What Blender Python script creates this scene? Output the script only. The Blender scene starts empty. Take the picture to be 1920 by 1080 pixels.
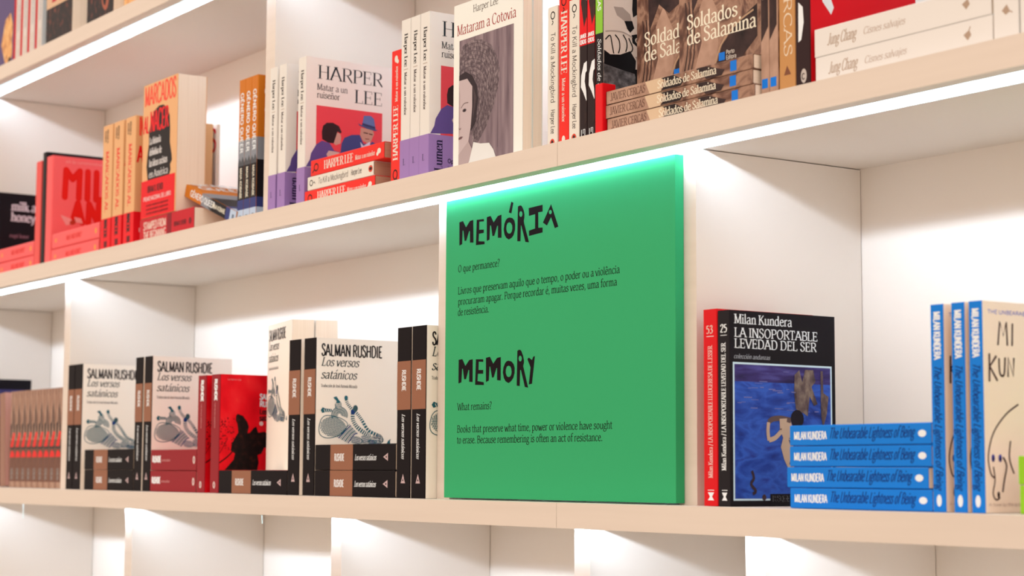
import bpy, math, random
from mathutils import Vector, Matrix
from mathutils.geometry import tessellate_polygon

random.seed(7)
scene = bpy.context.scene
col = scene.collection

# ------------------------------------------------------------------ camera
cam_data = bpy.data.cameras.new('camera')
cam = bpy.data.objects.new('camera', cam_data)
col.objects.link(cam)
cam_data.sensor_width = 36.0
cam_data.lens = 66.952
cam_data.clip_start = 0.05
yaw, pitch, roll = -0.963093, 0.096494, 0.004962
fw = Vector((math.sin(yaw)*math.cos(pitch), math.cos(yaw)*math.cos(pitch), math.sin(pitch)))
rt = Vector((math.cos(yaw), -math.sin(yaw), 0.0))
up = rt.cross(fw)
r2 = rt*math.cos(roll) + up*math.sin(roll)
u2 = up*math.cos(roll) - rt*math.sin(roll)
cam.matrix_world = Matrix(((r2.x, u2.x, -fw.x, 0.0),
                           (r2.y, u2.y, -fw.y, -1.32),
                           (r2.z, u2.z, -fw.z, 1.33524),
                           (0, 0, 0, 1)))
cam_data.dof.use_dof = True
cam_data.dof.focus_distance = 2.35
cam_data.dof.aperture_fstop = 7.5
scene.camera = cam

# ------------------------------------------------------------------ light of the shop
scene.view_settings.view_transform = 'Standard'
scene.view_settings.look = 'None'
scene.view_settings.exposure = 0.0
scene.view_settings.gamma = 1.0
scene.view_settings.use_curve_mapping = False
scene.cycles.use_denoising = True
scene.cycles.max_bounces = 8
scene.cycles.diffuse_bounces = 5
scene.cycles.sample_clamp_indirect = 6.0

AMBIENT = (1.0, 0.80, 0.655)
AMBIENT_STRENGTH = 1.6
LED_COLOR = (0.80, 0.95, 1.17)
LED_STRENGTH = 60.0
BEAM_COLOR = (0.76, 0.88, 1.0)
BEAM_WATTS_PER_M = 0.95
BEAM_SPREAD = 105.0
BEAM_DOWN = 22.0
world = bpy.data.worlds.new('shop_light')
scene.world = world
world.use_nodes = True
bg = world.node_tree.nodes['Background']
bg.inputs['Color'].default_value = (*AMBIENT, 1)
bg.inputs['Strength'].default_value = AMBIENT_STRENGTH

# ------------------------------------------------------------------ materials
ILL = (1.18, 0.95, 0.80)        # warm shop light falling on a front face


def lin(c):
    c = c/255.0
    return c/12.92 if c <= 0.04045 else ((c+0.055)/1.055)**2.4


def albedo(rgb):
    return tuple(min(0.93, (lin(v)/ILL[i])**1.10) for i, v in enumerate(rgb))


_mats = {}


def M(rgb, rough=0.55, name=None, spec=0.12):
    key = (rgb, rough, spec)
    if key in _mats:
        return _mats[key]
    m = bpy.data.materials.new(name or 'print_%02x%02x%02x' % tuple(int(v if max(rgb) > 1 else v*255) for v in rgb))
    m.use_nodes = True
    b = m.node_tree.nodes['Principled BSDF']
    b.inputs['Base Color'].default_value = (*(rgb if max(rgb) <= 1 else albedo(rgb)), 1)
    b.inputs['Roughness'].default_value = rough
    b.inputs['Specular IOR Level'].default_value = spec
    _mats[key] = m
    return m


def noise_mat(name, stops, scale=(40, 40, 40), detail=4, rough=0.5, distortion=0.0):
    """Procedural printed picture: noise through a colour ramp."""
    if name in _mats:
        return _mats[name]
    m = bpy.data.materials.new(name)
    m.use_nodes = True
    nt = m.node_tree
    b = nt.nodes['Principled BSDF']
    b.inputs['Roughness'].default_value = rough
    b.inputs['Specular IOR Level'].default_value = 0.12
    tc = nt.nodes.new('ShaderNodeTexCoord')
    mp = nt.nodes.new('ShaderNodeMapping')
    mp.inputs['Scale'].default_value = scale
    nz = nt.nodes.new('ShaderNodeTexNoise')
    nz.inputs['Scale'].default_value = 1.0
    nz.inputs['Detail'].default_value = detail
    nz.inputs['Distortion'].default_value = distortion
    rp = nt.nodes.new('ShaderNodeValToRGB')
    els = rp.color_ramp.elements
    while len(els) < len(stops):
        els.new(0.5)
    for e, (p, c) in zip(els, stops):
        e.position = p
        e.color = (*(c if max(c) <= 1 else albedo(c)), 1)
    nt.links.new(tc.outputs['Object'], mp.inputs['Vector'])
    nt.links.new(mp.outputs['Vector'], nz.inputs['Vector'])
    nt.links.new(nz.outputs['Fac'], rp.inputs['Fac'])
    nt.links.new(rp.outputs['Color'], b.inputs['Base Color'])
    _mats[name] = m
    return m


WHITE = noise_mat('white_melamine', [(0.3, (0.755, 0.715, 0.67)), (0.7, (0.77, 0.73, 0.685))], (3, 3, 3), 2, 0.55)
WOOD = noise_mat('maple_edge_band', [(0.25, (0.655, 0.595, 0.54)), (0.6, (0.69, 0.63, 0.575)), (0.8, (0.67, 0.61, 0.555))],
                 (2.2, 60, 60), 5, 0.5)
PAGES = noise_mat('page_edges', [(0.3, (0.78, 0.66, 0.54)), (0.5, (0.90, 0.80, 0.69)), (0.7, (0.85, 0.74, 0.62))],
                  (1500, 12, 4), 3, 0.8)
PAGES_TAN = noise_mat('tan_page_edges', [(0.3, (186, 140, 112)), (0.5, (205, 160, 130)), (0.7, (196, 150, 120))],
                      (1500, 12, 4), 3, 0.8)
BLACK = M((34, 26, 28))
LEDHOUSE = M((246, 246, 246), 0.6, 'led_channel_white')
LEDCLIP = M((70, 70, 72), 0.5, 'led_channel_grey')


def emit_mat():
    m = bpy.data.materials.new('led_tape_light')
    m.use_nodes = True
    nt = m.node_tree
    nt.nodes.clear()
    o = nt.nodes.new('ShaderNodeOutputMaterial')
    e = nt.nodes.new('ShaderNodeEmission')
    e.inputs['Color'].default_value = (*LED_COLOR, 1)
    e.inputs['Strength'].default_value = LED_STRENGTH
    nt.links.new(e.outputs[0], o.inputs[0])
    return m


LED = emit_mat()


# ------------------------------------------------------------------ mesh helpers
class MB:
    """Collects polygons with materials and links them as one mesh object."""

    def __init__(self):
        self.v, self.f, self.mi, self.mats = [], [], [], []

    def m(self, mat):
        if mat not in self.mats:
            self.mats.append(mat)
        return self.mats.index(mat)

    def poly(self, pts, mat):
        n = len(self.v)
        self.v.extend(tuple(p) for p in pts)
        self.f.append(tuple(range(n, n+len(pts))))
        self.mi.append(self.m(mat))

    def box(self, a, b, mat, faces=None):
        (x0, y0, z0), (x1, y1, z1) = a, b
        n = len(self.v)
        self.v += [(x0, y0, z0), (x1, y0, z0), (x1, y1, z0), (x0, y1, z0),
                   (x0, y0, z1), (x1, y0, z1), (x1, y1, z1), (x0, y1, z1)]
        q = {'-z': (0, 3, 2, 1), '+z': (4, 5, 6, 7), '-y': (0, 1, 5, 4), '+x': (1, 2, 6, 5),
             '+y': (2, 3, 7, 6), '-x': (3, 0, 4, 7)}
        for k, f in q.items():
            self.f.append(tuple(n+i for i in f))
            self.mi.append(self.m(faces[k] if faces and k in faces else mat))

    def mesh(self, name):
        me = bpy.data.meshes.new(name)
        me.from_pydata(self.v, [], self.f)
        for m in self.mats:
            me.materials.append(m)
        me.polygons.foreach_set('material_index', self.mi)
        me.update()
        return me

    def build(self, name, parent=None, bevel=0.0):
        o = bpy.data.objects.new(name, self.mesh(name))
        col.objects.link(o)
        if parent is not None:
            o.parent = parent
        if bevel:
            b = o.modifiers.new('bevel', 'BEVEL')
            b.width = bevel
            b.segments = 2
            b.limit_method = 'ANGLE'
        return o


def empty(name, loc, rot=(0, 0, 0)):
    o = bpy.data.objects.new(name, None)
    o.empty_display_size = 0.02
    o.location = loc
    o.rotation_euler = rot
    col.objects.link(o)
    return o


def tag(o, label, cat, group=None, kind=None):
    o['label'] = label
    o['category'] = cat
    if group:
        o['group'] = group
    if kind:
        o['kind'] = kind


# ------------------------------------------------------------------ lettering
def el(cx, cy, rx, ry, a0=0, a1=360, n=16):
    return [(cx+rx*math.cos(math.radians(a0+(a1-a0)*i/n)), cy+ry*math.sin(math.radians(a0+(a1-a0)*i/n)))
            for i in range(n+1)]


def sm(*pts):
    """Catmull-Rom smoothing of a stroke."""
    p = [pts[0]] + list(pts) + [pts[-1]]
    out = []
    for i in range(1, len(p)-2):
        p0, p1, p2, p3 = p[i-1], p[i], p[i+1], p[i+2]
        for k in range(4):
            t = k/4.0
            out.append(tuple(0.5*((2*p1[j]) + (-p0[j]+p2[j])*t + (2*p0[j]-5*p1[j]+4*p2[j]-p3[j])*t*t +
                                  (-p0[j]+3*p1[j]-3*p2[j]+p3[j])*t**3) for j in (0, 1)))
    out.append(pts[-1])
    return out


def dot(x, y):
    return [(x, y-0.035), (x, y+0.035)]


_bowl_b = sm((.13, .50), (.21, .64), (.32, .68), (.45, .57), (.49, .34), (.45, .10), (.32, 0), (.21, .03), (.13, .15))
_bowl_d = sm((.44, .50), (.36, .64), (.26, .68), (.13, .57), (.08, .34), (.13, .10), (.25, 0), (.36, .04), (.44, .16))


def dn(pts, d=-.0):
    return [(x, y+d) for x, y in pts]


GLYPH = {
 'a': (.52, [sm((.10, .55), (.16, .65), (.27, .68), (.37, .62), (.40, .48)), [(.40, .48), (.40, .12)],
             sm((.40, .14), (.43, .03), (.51, .02)),
             sm((.40, .41), (.25, .37), (.11, .28), (.08, .14), (.16, .01), (.28, .03), (.40, .15))]),
 'b': (.56, [[(.13, 1.05), (.13, 0)], _bowl_b]),
 'c': (.49, [sm((.44, .54), (.38, .65), (.28, .68), (.14, .58), (.08, .34), (.14, .10), (.28, 0), (.38, .03), (.46, .15))]),
 'd': (.57, [[(.44, 1.05), (.44, 0)], _bowl_d]),
 'e': (.51, [[(.09, .38), (.44, .40)], sm((.44, .40), (.41, .58), (.28, .68), (.14, .58), (.08, .34), (.14, .10), (.28, 0), (.40, .04), (.46, .15))]),
 'f': (.34, [sm((.41, .99), (.34, 1.06), (.24, 1.03), (.17, .88), (.17, .72)), [(.17, .74), (.17, 0)], [(.04, .66), (.34, .66)]]),
 'g': (.51, [el(.25, .46, .16, .21), sm((.16, .29), (.09, .18), (.15, .09), (.34, .06), (.46, -.05), (.40, -.24), (.24, -.31), (.08, -.25), (.05, -.13), (.15, .04)),
             [(.37, .60), (.50, .66)]]),
 'h': (.57, [[(.13, 1.05), (.13, 0)], sm((.13, .48), (.22, .63), (.34, .68), (.43, .60), (.45, .44)), [(.45, .46), (.45, 0)]]),
 'i': (.26, [[(.13, .68), (.13, 0)], dot(.13, .92)]),
 'j': (.26, [sm((.14, .68), (.14, .0), (.12, -.2), (.02, -.31)), dot(.14, .92)]),
 'k': (.53, [[(.13, 1.05), (.13, 0)], [(.44, .68), (.14, .30)], [(.24, .42), (.50, 0)]]),
 'l': (.26, [[(.13, 1.05), (.13, 0)]]),
 'm': (.86, [[(.13, .68), (.13, 0)], sm((.13, .48), (.21, .63), (.32, .68), (.41, .60), (.43, .44)), [(.43, .46), (.43, 0)],
             sm((.43, .48), (.51, .63), (.62, .68), (.71, .60), (.73, .44)), [(.73, .46), (.73, 0)]]),
 'n': (.57, [[(.13, .68), (.13, 0)], sm((.13, .48), (.22, .63), (.34, .68), (.43, .60), (.45, .44)), [(.45, .46), (.45, 0)]]),
 'o': (.55, [el(.275, .34, .19, .34)]),
 'p': (.56, [[(.13, .68), (.13, -.32)], _bowl_b]),
 'q': (.57, [[(.44, .68), (.44, -.32)], _bowl_d]),
 'r': (.41, [[(.13, .68), (.13, 0)], sm((.13, .46), (.20, .61), (.29, .68), (.39, .64))]),
 's': (.44, [sm((.37, .54), (.32, .65), (.23, .68), (.11, .63), (.10, .50), (.20, .39), (.33, .31), (.38, .17), (.31, .04), (.20, 0), (.10, .04), (.06, .16))]),
 't': (.36, [sm((.16, .88), (.16, .5), (.16, .14), (.21, .03), (.28, .01), (.36, .07)), [(.03, .66), (.34, .66)]]),
 'u': (.57, [sm((.12, .68), (.12, .40), (.12, .20), (.17, .05), (.27, 0), (.37, .06), (.44, .19)), [(.44, .68), (.44, 0)]]),
 'v': (.48, [[(.03, .68), (.24, 0)], [(.24, 0), (.45, .68)]]),
 'w': (.72, [[(.03, .68), (.21, 0)], [(.21, 0), (.36, .60)], [(.36, .60), (.51, 0)], [(.51, 0), (.69, .68)]]),
 'x': (.49, [[(.04, .68), (.45, 0)], [(.44, .68), (.04, 0)]]),
 'y': (.48, [[(.03, .68), (.25, .02)], sm((.45, .68), (.26, .05), (.17, -.22), (.04, -.30))]),
 'z': (.47, [[(.06, .66), (.40, .66)], [(.40, .66), (.06, .03)], [(.06, .03), (.42, .03)]]),
 'A': (.68, [[(.04, 0), (.33, 1)], [(.33, 1), (.64, 0)], [(.14, .35), (.53, .35)]]),
 'B': (.62, [[(.13, 1), (.13, 0)], sm((.13, .98), (.36, .98), (.49, .88), (.48, .65), (.34, .54), (.13, .53)), sm((.13, .53), (.38, .53), (.54, .42), (.54, .14), (.38, .02), (.13, .02))]),
 'C': (.66, [sm((.59, .80), (.52, .95), (.36, 1), (.18, .90), (.08, .62), (.08, .36), (.18, .10), (.36, 0), (.52, .05), (.60, .22))]),
 'D': (.70, [[(.13, 1), (.13, 0)], sm((.13, .98), (.36, .98), (.54, .84), (.61, .5), (.54, .16), (.36, .02), (.13, .02))]),
 'E': (.58, [[(.13, 1), (.13, 0)], [(.13, .98), (.50, .98)], [(.13, .52), (.42, .52)], [(.13, .02), (.52, .02)]]),
 'F': (.54, [[(.13, 1), (.13, 0)], [(.13, .98), (.49, .98)], [(.13, .50), (.40, .50)]]),
 'G': (.70, [sm((.59, .80), (.52, .95), (.36, 1), (.18, .90), (.08, .62), (.08, .36), (.18, .10), (.36, 0), (.50, .04), (.58, .14)), [(.59, .42), (.59, .04)], [(.44, .42), (.66, .42)]]),
 'H': (.72, [[(.13, 1), (.13, 0)], [(.59, 1), (.59, 0)], [(.13, .51), (.59, .51)]]),
 'I': (.30, [[(.15, 1), (.15, 0)]]),
 'J': (.42, [sm((.28, 1), (.28, .5), (.28, .15), (.22, .01), (.10, 0), (.03, .10))]),
 'K': (.66, [[(.13, 1), (.13, 0)], [(.56, 1), (.14, .42)], [(.27, .58), (.62, 0)]]),
 'L': (.54, [[(.13, 1), (.13, 0)], [(.13, .02), (.50, .02)]]),
 'M': (.84, [[(.13, 1), (.13, 0)], [(.13, 1), (.42, .06)], [(.42, .06), (.71, 1)], [(.71, 1), (.71, 0)]]),
 'N': (.74, [[(.13, 1), (.13, 0)], [(.13, 1), (.61, 0)], [(.61, 1), (.61, 0)]]),
 'O': (.72, [el(.36, .5, .28, .5)]),
 'P': (.58, [[(.13, 1), (.13, 0)], sm((.13, .98), (.36, .98), (.50, .87), (.50, .60), (.36, .48), (.13, .47))]),
 'Q': (.72, [el(.36, .5, .28, .5), [(.38, .16), (.66, -.12)]]),
 'R': (.64, [[(.13, 1), (.13, 0)], sm((.13, .98), (.36, .98), (.50, .87), (.50, .62), (.36, .51), (.13, .50)), [(.32, .50), (.60, 0)]]),
 'S': (.54, [sm((.45, .80), (.39, .95), (.27, 1), (.13, .93), (.10, .75), (.20, .60), (.38, .47), (.47, .28), (.40, .08), (.26, 0), (.12, .06), (.07, .24))]),
 'T': (.60, [[(.30, 1), (.30, 0)], [(.04, .98), (.56, .98)]]),
 'U': (.70, [sm((.12, 1), (.12, .6), (.12, .26), (.20, .06), (.35, 0), (.50, .06), (.58, .26), (.58, .6), (.58, 1))]),
 'V': (.66, [[(.03, 1), (.33, 0)], [(.33, 0), (.63, 1)]]),
 'W': (.94, [[(.03, 1), (.26, 0)], [(.26, 0), (.47, .92)], [(.47, .92), (.68, 0)], [(.68, 0), (.91, 1)]]),
 'X': (.66, [[(.05, 1), (.61, 0)], [(.60, 1), (.05, 0)]]),
 'Y': (.62, [[(.03, 1), (.31, .46)], [(.59, 1), (.31, .46)], [(.31, .48), (.31, 0)]]),
 'Z': (.60, [[(.06, .98), (.53, .98)], [(.53, .98), (.06, .02)], [(.06, .02), (.55, .02)]]),
 '2': (.52, [sm((.08, .76), (.14, .94), (.26, 1), (.40, .92), (.41, .70), (.25, .38), (.07, .03)), [(.07, .03), (.46, .03)]]),
 '3': (.50, [sm((.09, .82), (.16, .96), (.26, 1), (.38, .92), (.38, .70), (.28, .56), (.18, .54)), sm((.18, .54), (.34, .50), (.44, .32), (.38, .08), (.22, 0), (.07, .10))]),
 '5': (.50, [[(.14, .97), (.42, .97)], [(.14, .98), (.12, .55)], sm((.12, .55), (.26, .62), (.40, .50), (.43, .28), (.34, .06), (.20, 0), (.07, .08))]),
 '?': (.44, [sm((.08, .84), (.13, .97), (.24, 1.02), (.37, .92), (.36, .70), (.23, .50), (.20, .26)), dot(.20, .05)]),
 '.': (.26, [dot(.13, .05)]),
 ',': (.26, [sm((.15, .10), (.16, -.02), (.08, -.17))]),
 '/': (.40, [[(.04, -.1), (.36, 1.05)]]),
 '|': (.30, [[(.15, -.15), (.15, 1.1)]]),
 '&': (.70, [sm((.62, .02), (.20, .66), (.18, .88), (.30, 1), (.42, .88), (.36, .68), (.12, .38), (.10, .14), (.26, 0), (.46, .10), (.62, .46))]),
 ' ': (.26, []),
}
MARK = {'´': [[(.0, .86), (.13, 1.06)]], '^': [[(-.13, .86), (0, 1.02)], [(0, 1.02), (.13, .86)]],
        '~': [sm((-.16, .88), (-.06, .98), (.06, .88), (.16, .98))]}
COMB = {'á': 'a´', 'é': 'e´', 'ê': 'e^', 'í': 'i´', 'ó': 'o´', 'ñ': 'n~', 'ã': 'a~', 'É': 'E´', 'Ó': 'O´'}

STYLE = {   # weight, thin, serif half length, slant, nib angle
 'serif':  (.125, .055, .085, 0.0, 22),
 'serifb': (.20, .085, .10, 0.0, 15),
 'didone': (.145, .032, .10, 0.0, 0),
 'ital':   (.125, .05, .05, .24, 18),
 'sans':   (.115, .115, 0, 0, 0),
 'sansb':  (.20, .20, 0, 0, 0),
 'cond':   (.145, .135, 0, 0, 0),
 'fat':    (.25, .25, 0, 0, 0),
 'hand':   (.075, .075, 0, .05, 0),
 'script': (.09, .06, 0, .30, 30),
}


def strokes_of(ch):
    if ch in GLYPH:
        return GLYPH[ch]
    if ch in COMB:
        b, k = COMB[ch][0], COMB[ch][1]
        adv, st = GLYPH[b]
        if b == 'i':
            st = st[:1]
        d = .28 if b.isupper() else 0.0
        return adv, st + [[(x+adv*0.5, y+d) for x, y in s] for s in MARK[k]]
    return GLYPH['.']


def text_polys(s, cap, width=None, style='serif', track=0.0, weight=None):
    """Polygons (lists of 2D points, metres) for a line of text starting at (0,0)."""
    w, thin, ser, slant, nib = STYLE[style]
    if weight:
        thin *= weight/w
        w = weight
    nat = sum(strokes_of(c)[0]+track for c in s) - track
    sx = (width/(nat*cap)) if width else 1.0
    out = []
    x0 = 0.0
    nb = math.radians(nib)
    for c in s:
        adv, sts = strokes_of(c)
        for st in sts:
            pts = [((x0+x)*sx + slant*y, y) for x, y in st]
            n = len(pts)
            closed = n > 8 and abs(pts[0][0]-pts[-1][0]) + abs(pts[0][1]-pts[-1][1]) < 1e-4
            L, R_ = [], []
            isdot = n == 2 and abs(st[0][0]-st[1][0]) < 1e-6 and abs(st[1][1]-st[0][1]) < .08
            if isdot:
                cx, cy = (pts[0][0]+pts[1][0])/2, (pts[0][1]+pts[1][1])/2
                out.append([(cx+math.cos(a*math.pi/4)*w*.62, cy+math.sin(a*math.pi/4)*w*.62) for a in range(8)])
                continue
            for i, p in enumerate(pts):
                a = pts[(i-1) % (n-1)] if closed and i in (0, n-1) else pts[max(0, i-1)]
                b = pts[(i+1) % (n-1)] if closed and i in (0, n-1) else pts[min(n-1, i+1)]
                if closed and i in (0, n-1):
                    a, b = pts[n-2], pts[1]
                dx, dy = b[0]-a[0], b[1]-a[1]
                l = math.hypot(dx, dy) or 1e-9
                dx, dy = dx/l, dy/l
                k = abs(math.sin(math.atan2(dy, dx)-nb))
                t = thin + (w-thin)*k**1.4
                L.append((p[0]-dy*t/2, p[1]+dx*t/2))
                R_.append((p[0]+dy*t/2, p[1]-dx*t/2))
            for i in range(n-1):
                out.append([R_[i], R_[i+1], L[i+1], L[i]])
            if ser and not closed:
                for (p, q) in ((pts[0], pts[1]), (pts[-1], pts[-2])):
                    if abs(q[1]-p[1]) < 1.3*abs(q[0]-p[0]):
                        continue
                    for yy in (0.0, 1.0, .68, 1.05, -.32):
                        if abs(p[1]-yy) < .012:
                            sg = 1 if q[1] > p[1] else -1
                            if yy in (.68, 1.05):
                                out.append([(p[0]-w/2-ser*.75, p[1]-thin*1.3), (p[0], p[1]-thin*1.6), (p[0]+w*.3, p[1]), (p[0]-w*.2, p[1])])
                            else:
                                y1 = p[1]+sg*thin
                                out.append([(p[0]-w/2-ser, min(p[1], y1)), (p[0]+w/2+ser, min(p[1], y1)),
                                            (p[0]+w/2+ser, max(p[1], y1)), (p[0]-w/2-ser, max(p[1], y1))])
                            break
            if ser and c in 'EFLTZz' and n == 2 and abs(pts[0][1]-pts[1][1]) < 1e-6:
                for p in ([pts[1]] if c != 'T' else pts):
                    h = .2 if c != 'z' else .14
                    if c in 'Zz' and p[1] > .5:
                        p = pts[0]
                    if abs(p[1]-.5) < .06:
                        lo, hi = p[1]-h*.6, p[1]+h*.6
                    else:
                        lo, hi = (p[1]-h, p[1]) if p[1] > .4 else (p[1], p[1]+h)
                    out.append([(p[0]-thin*.8, lo), (p[0]+thin*.3, lo), (p[0]+thin*.3, hi), (p[0]-thin*.8, hi)])
        x0 += adv + track
    return [[(x*cap, y*cap) for x, y in q] for q in out], (nat*cap*sx)


class Art:
    """Printing on the faces of one part: 's' spine (x,z), 'f' front cover (y,z), 'n' plain front (x,z)."""

    def __init__(self, mb, W, y0=0.0, x1=None):
        self.mb, self.W, self.y0 = mb, W, y0
        self.x1 = W if x1 is None else x1
        self.k = 0
        self.n = 0

    def _map(self, face, p, e):
        if face == 'f':
            return (self.x1+e, p[0], p[1])
        return (p[0], self.y0-e, p[1])

    def _e(self):
        self.k += 1
        return 6e-5 + min(self.k, 34)*2.0e-5

    def _put(self, face, pts, mat, e):
        self.n = (self.n+1) % 7          # neighbouring strokes never share one exact plane
        e += self.n*2.4e-6
        a = sum(pts[i][0]*pts[(i+1) % len(pts)][1]-pts[(i+1) % len(pts)][0]*pts[i][1] for i in range(len(pts)))
        if a < 0:
            pts = pts[::-1]
        self.mb.poly([self._map(face, p, e) for p in pts], mat)

    def rect(self, face, x0, y0, x1, y1, mat):
        self._put(face, [(x0, y0), (x1, y0), (x1, y1), (x0, y1)], mat, self._e())

    def poly(self, face, pts, mat, hole=None):
        e = self._e()
        loops = [pts] + ([hole] if hole else [])
        tris = tessellate_polygon([[Vector((x, y, 0)) for x, y in l] for l in loops])
        flat = [p for l in loops for p in l]
        for t in tris:
            self._put(face, [flat[i] for i in t], mat, e)

    def ell(self, face, cx, cy, rx, ry, mat, n=16, rot=0.0):
        c, s = math.cos(rot), math.sin(rot)
        self._put(face, [(cx+c*x-s*y, cy+s*x+c*y) for x, y in el(0, 0, rx, ry, 0, 360, n)[:-1]], mat, self._e())

    def line(self, face, pts, w, mat, smooth=True):
        e = self._e()
        p = sm(*pts) if smooth and len(pts) > 2 else list(pts)
        L, R_ = [], []
        for i in range(len(p)):
            a, b = p[max(0, i-1)], p[min(len(p)-1, i+1)]
            dx, dy = b[0]-a[0], b[1]-a[1]
            l = math.hypot(dx, dy) or 1e-9
            L.append((p[i][0]-dy/l*w/2, p[i][1]+dx/l*w/2))
            R_.append((p[i][0]+dy/l*w/2, p[i][1]-dx/l*w/2))
        for i in range(len(p)-1):
            self._put(face, [R_[i], R_[i+1], L[i+1], L[i]], mat, e)

    def text(self, face, s, x, y, cap, mat, width=None, d='r', style='serif', weight=None, track=0.0, clip=None):
        e = self._e()
        polys, _ = text_polys(s, cap, width, style, track, weight)
        dv = {'r': (1, 0), 'd': (0, -1), 'u': (0, 1)}[d]
        nv = (-dv[1], dv[0])
        for q in polys:
            pts = [(x+dv[0]*a+nv[0]*b, y+dv[1]*a+nv[1]*b) for a, b in q]
            self._put(face, pts, mat, e)


# ------------------------------------------------------------------ the bookcase
XL, XR, XJ = -5.35, -0.55, -1.805
PITCH = 0.4263
BOARD = 0.0292
GR0, GR1, GRD = 0.0200, 0.0580, 0.0140      # groove of the light channel
YB = 0.305                                   # face of the back panel
YD = 0.048                                   # front edge of the dividers
ZB = 1.30
TOPS = [ZB + PITCH*k for k in range(-3, 5)]  # upper faces of the boards
bookcase = empty('bookcase', (-2.95, 0.0, 0.0))
tag(bookcase, 'tall white bookcase with pale wood shelf edges and light strips under every shelf', 'bookcase')


def local(o):
    o.parent = bookcase
    o.matrix_parent_inverse = bookcase.matrix_basis.inverted()


def make_board(x0, x1, ztop):
    z1, z0 = ztop, ztop-BOARD
    prof = [(0, z0), (GR0, z0), (GR0, z0+GRD), (GR1, z0+GRD), (GR1, z0), (YB, z0), (YB, z1), (0, z1)]
    kinds = [WHITE, LEDCLIP, LEDHOUSE, LEDHOUSE, WHITE, WHITE, WHITE, WOOD]
    b = MB()
    n = len(prof)
    for i in range(n):
        a, c = prof[i], prof[(i+1) % n]
        b.poly([(x0, a[0], a[1]), (x0, c[0], c[1]), (x1, c[0], c[1]), (x1, a[0], a[1])], kinds[i])
    for x in (x0, x1):
        b.poly([(x, 0, z0), (x, GR0, z0), (x, GR0, z0+GRD), (x, 0, z0+GRD)], WOOD)
        b.poly([(x, GR1, z0), (x, YB, z0), (x, YB, z0+GRD), (x, GR1, z0+GRD)], WHITE)
        b.poly([(x, 0, z0+GRD), (x, YB, z0+GRD), (x, YB, z1), (x, 0, z1)], WHITE)
    board = b.build('shelf_board')
    local(board)
    t = MB()
    nseg = max(1, int(round((x1-x0)/0.12)))
    ya, za, yb, zb = GR0+.0008, z0+GRD-.0044, GR0+.0020, z0+GRD-.0012
    for i in range(nseg):
        a, c = x0+(x1-x0)*i/nseg, x0+(x1-x0)*(i+1)/nseg
        t.poly([(a, ya, za), (a, yb, zb), (c, yb, zb), (c, ya, za)], LED)
    led = t.build('led_strip')
    led.parent = board
    led['label'] = 'thin white strip light under the shelf edge'
    lamps = max(1, int(round((x1-x0)/1.25)))
    for i in range(lamps):      # the lensed beam of the strip, thrown back onto the panels
        ld = bpy.data.lights.new('led_beam', 'AREA')
        ld.shape = 'RECTANGLE'
        ld.size = (x1-x0)/lamps
        ld.size_y = .0022
        ld.color = BEAM_COLOR
        ld.energy = BEAM_WATTS_PER_M*ld.size
        ld.spread = math.radians(BEAM_SPREAD)
        lo = bpy.data.objects.new('led_beam', ld)
        col.objects.link(lo)
        lo.location = (x0+(x1-x0)*(i+.5)/lamps, GR0+.0032, z0+GRD-.0026)
        lo.rotation_euler = (math.radians(90-BEAM_DOWN), 0, 0)
        lo.parent = board
    return board


for z in TOPS:
    make_board(XL, XJ-.0004, z)
    make_board(XJ+.0004, XR, z)


def make_divider(x0, x1, zlow):
    b = MB()
    b.box((x0, YD, zlow), (x1, YB-.0011, zlow+PITCH-BOARD-.0011), WHITE, {'-y': WOOD})
    local(b.build('divider'))


DIV = {   # row (index of its floor board) -> divider spans
    2: [(-3.944, -3.914), (-3.1528, -3.1220), (-2.42, -2.39), (-1.8341, -1.8030), (-1.5305, -1.4995), (-0.80, -0.77), (-4.75, -4.72)],
    3: [(-4.216, -4.186), (-3.4602, -3.4300), (-2.1388, -2.1085), (-1.6395, -1.6088), (-0.80, -0.77)],
    4: [(-3.936, -3.906), (-2.6502, -2.6192), (-0.95, -0.92), (-4.75, -4.72)],
    5: [(-4.30, -4.27), (-2.95, -2.92), (-1.70, -1.67)],
    1: [(-4.2, -4.17), (-3.3, -3.27), (-2.4, -2.37), (-1.5, -1.47)],
    0: [(-4.2, -4.17), (-3.3, -3.27), (-2.4, -2.37), (-1.5, -1.47)],
    6: [(-4.2, -4.17), (-3.3, -3.27), (-2.4, -2.37), (-1.5, -1.47)],
}
for r, spans in DIV.items():
    for x0, x1 in spans:
        make_divider(x0, x1, TOPS[r])
for wx, wy, wl_ in ((-2.5890, .022, .0155), (-3.5890, .024, .0300)):
    b = MB()
    z_ = TOPS[3]-BOARD+.001
    for k in range(6):
        t0, t1 = k/6, (k+1)/6
        x_0, x_1 = wx+.0022*t0*t0, wx+.0022*t1*t1
        b.box((min(x_0, x_1), wy, z_-wl_*t1), (max(x_0, x_1)+.0013, wy+.0010, z_-wl_*t0), LEDHOUSE)
    local(b.build('wire_end'))
b = MB()
b.box((XL, YB, 0.0), (XR, YB+.012, TOPS[-1]), WHITE)
local(b.build('back_panel'))
for x0, x1 in ((XL-.03, XL), (XR, XR+.03)):
    b = MB()
    b.box((x0, 0.0, 0.0), (x1, YB+.012, TOPS[-1]), WHITE, {'-y': WOOD})
    local(b.build('side_panel'))

b = MB()
b.box((-8.0, -6.0, -.05), (3.0, YB+.012, 0.0),
      noise_mat('pale_floor_boards', [(.3, (176, 150, 124)), (.7, (196, 170, 142))], (1.5, 14, 3), 4, .45))
fl = b.build('floor')
fl['kind'] = 'structure'
b = MB()
b.box((-8.0, YB+.012, -.05), (3.0, YB+.15, 3.6), M((226, 214, 202), .8))
wl = b.build('wall_back')
wl['kind'] = 'structure'

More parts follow.
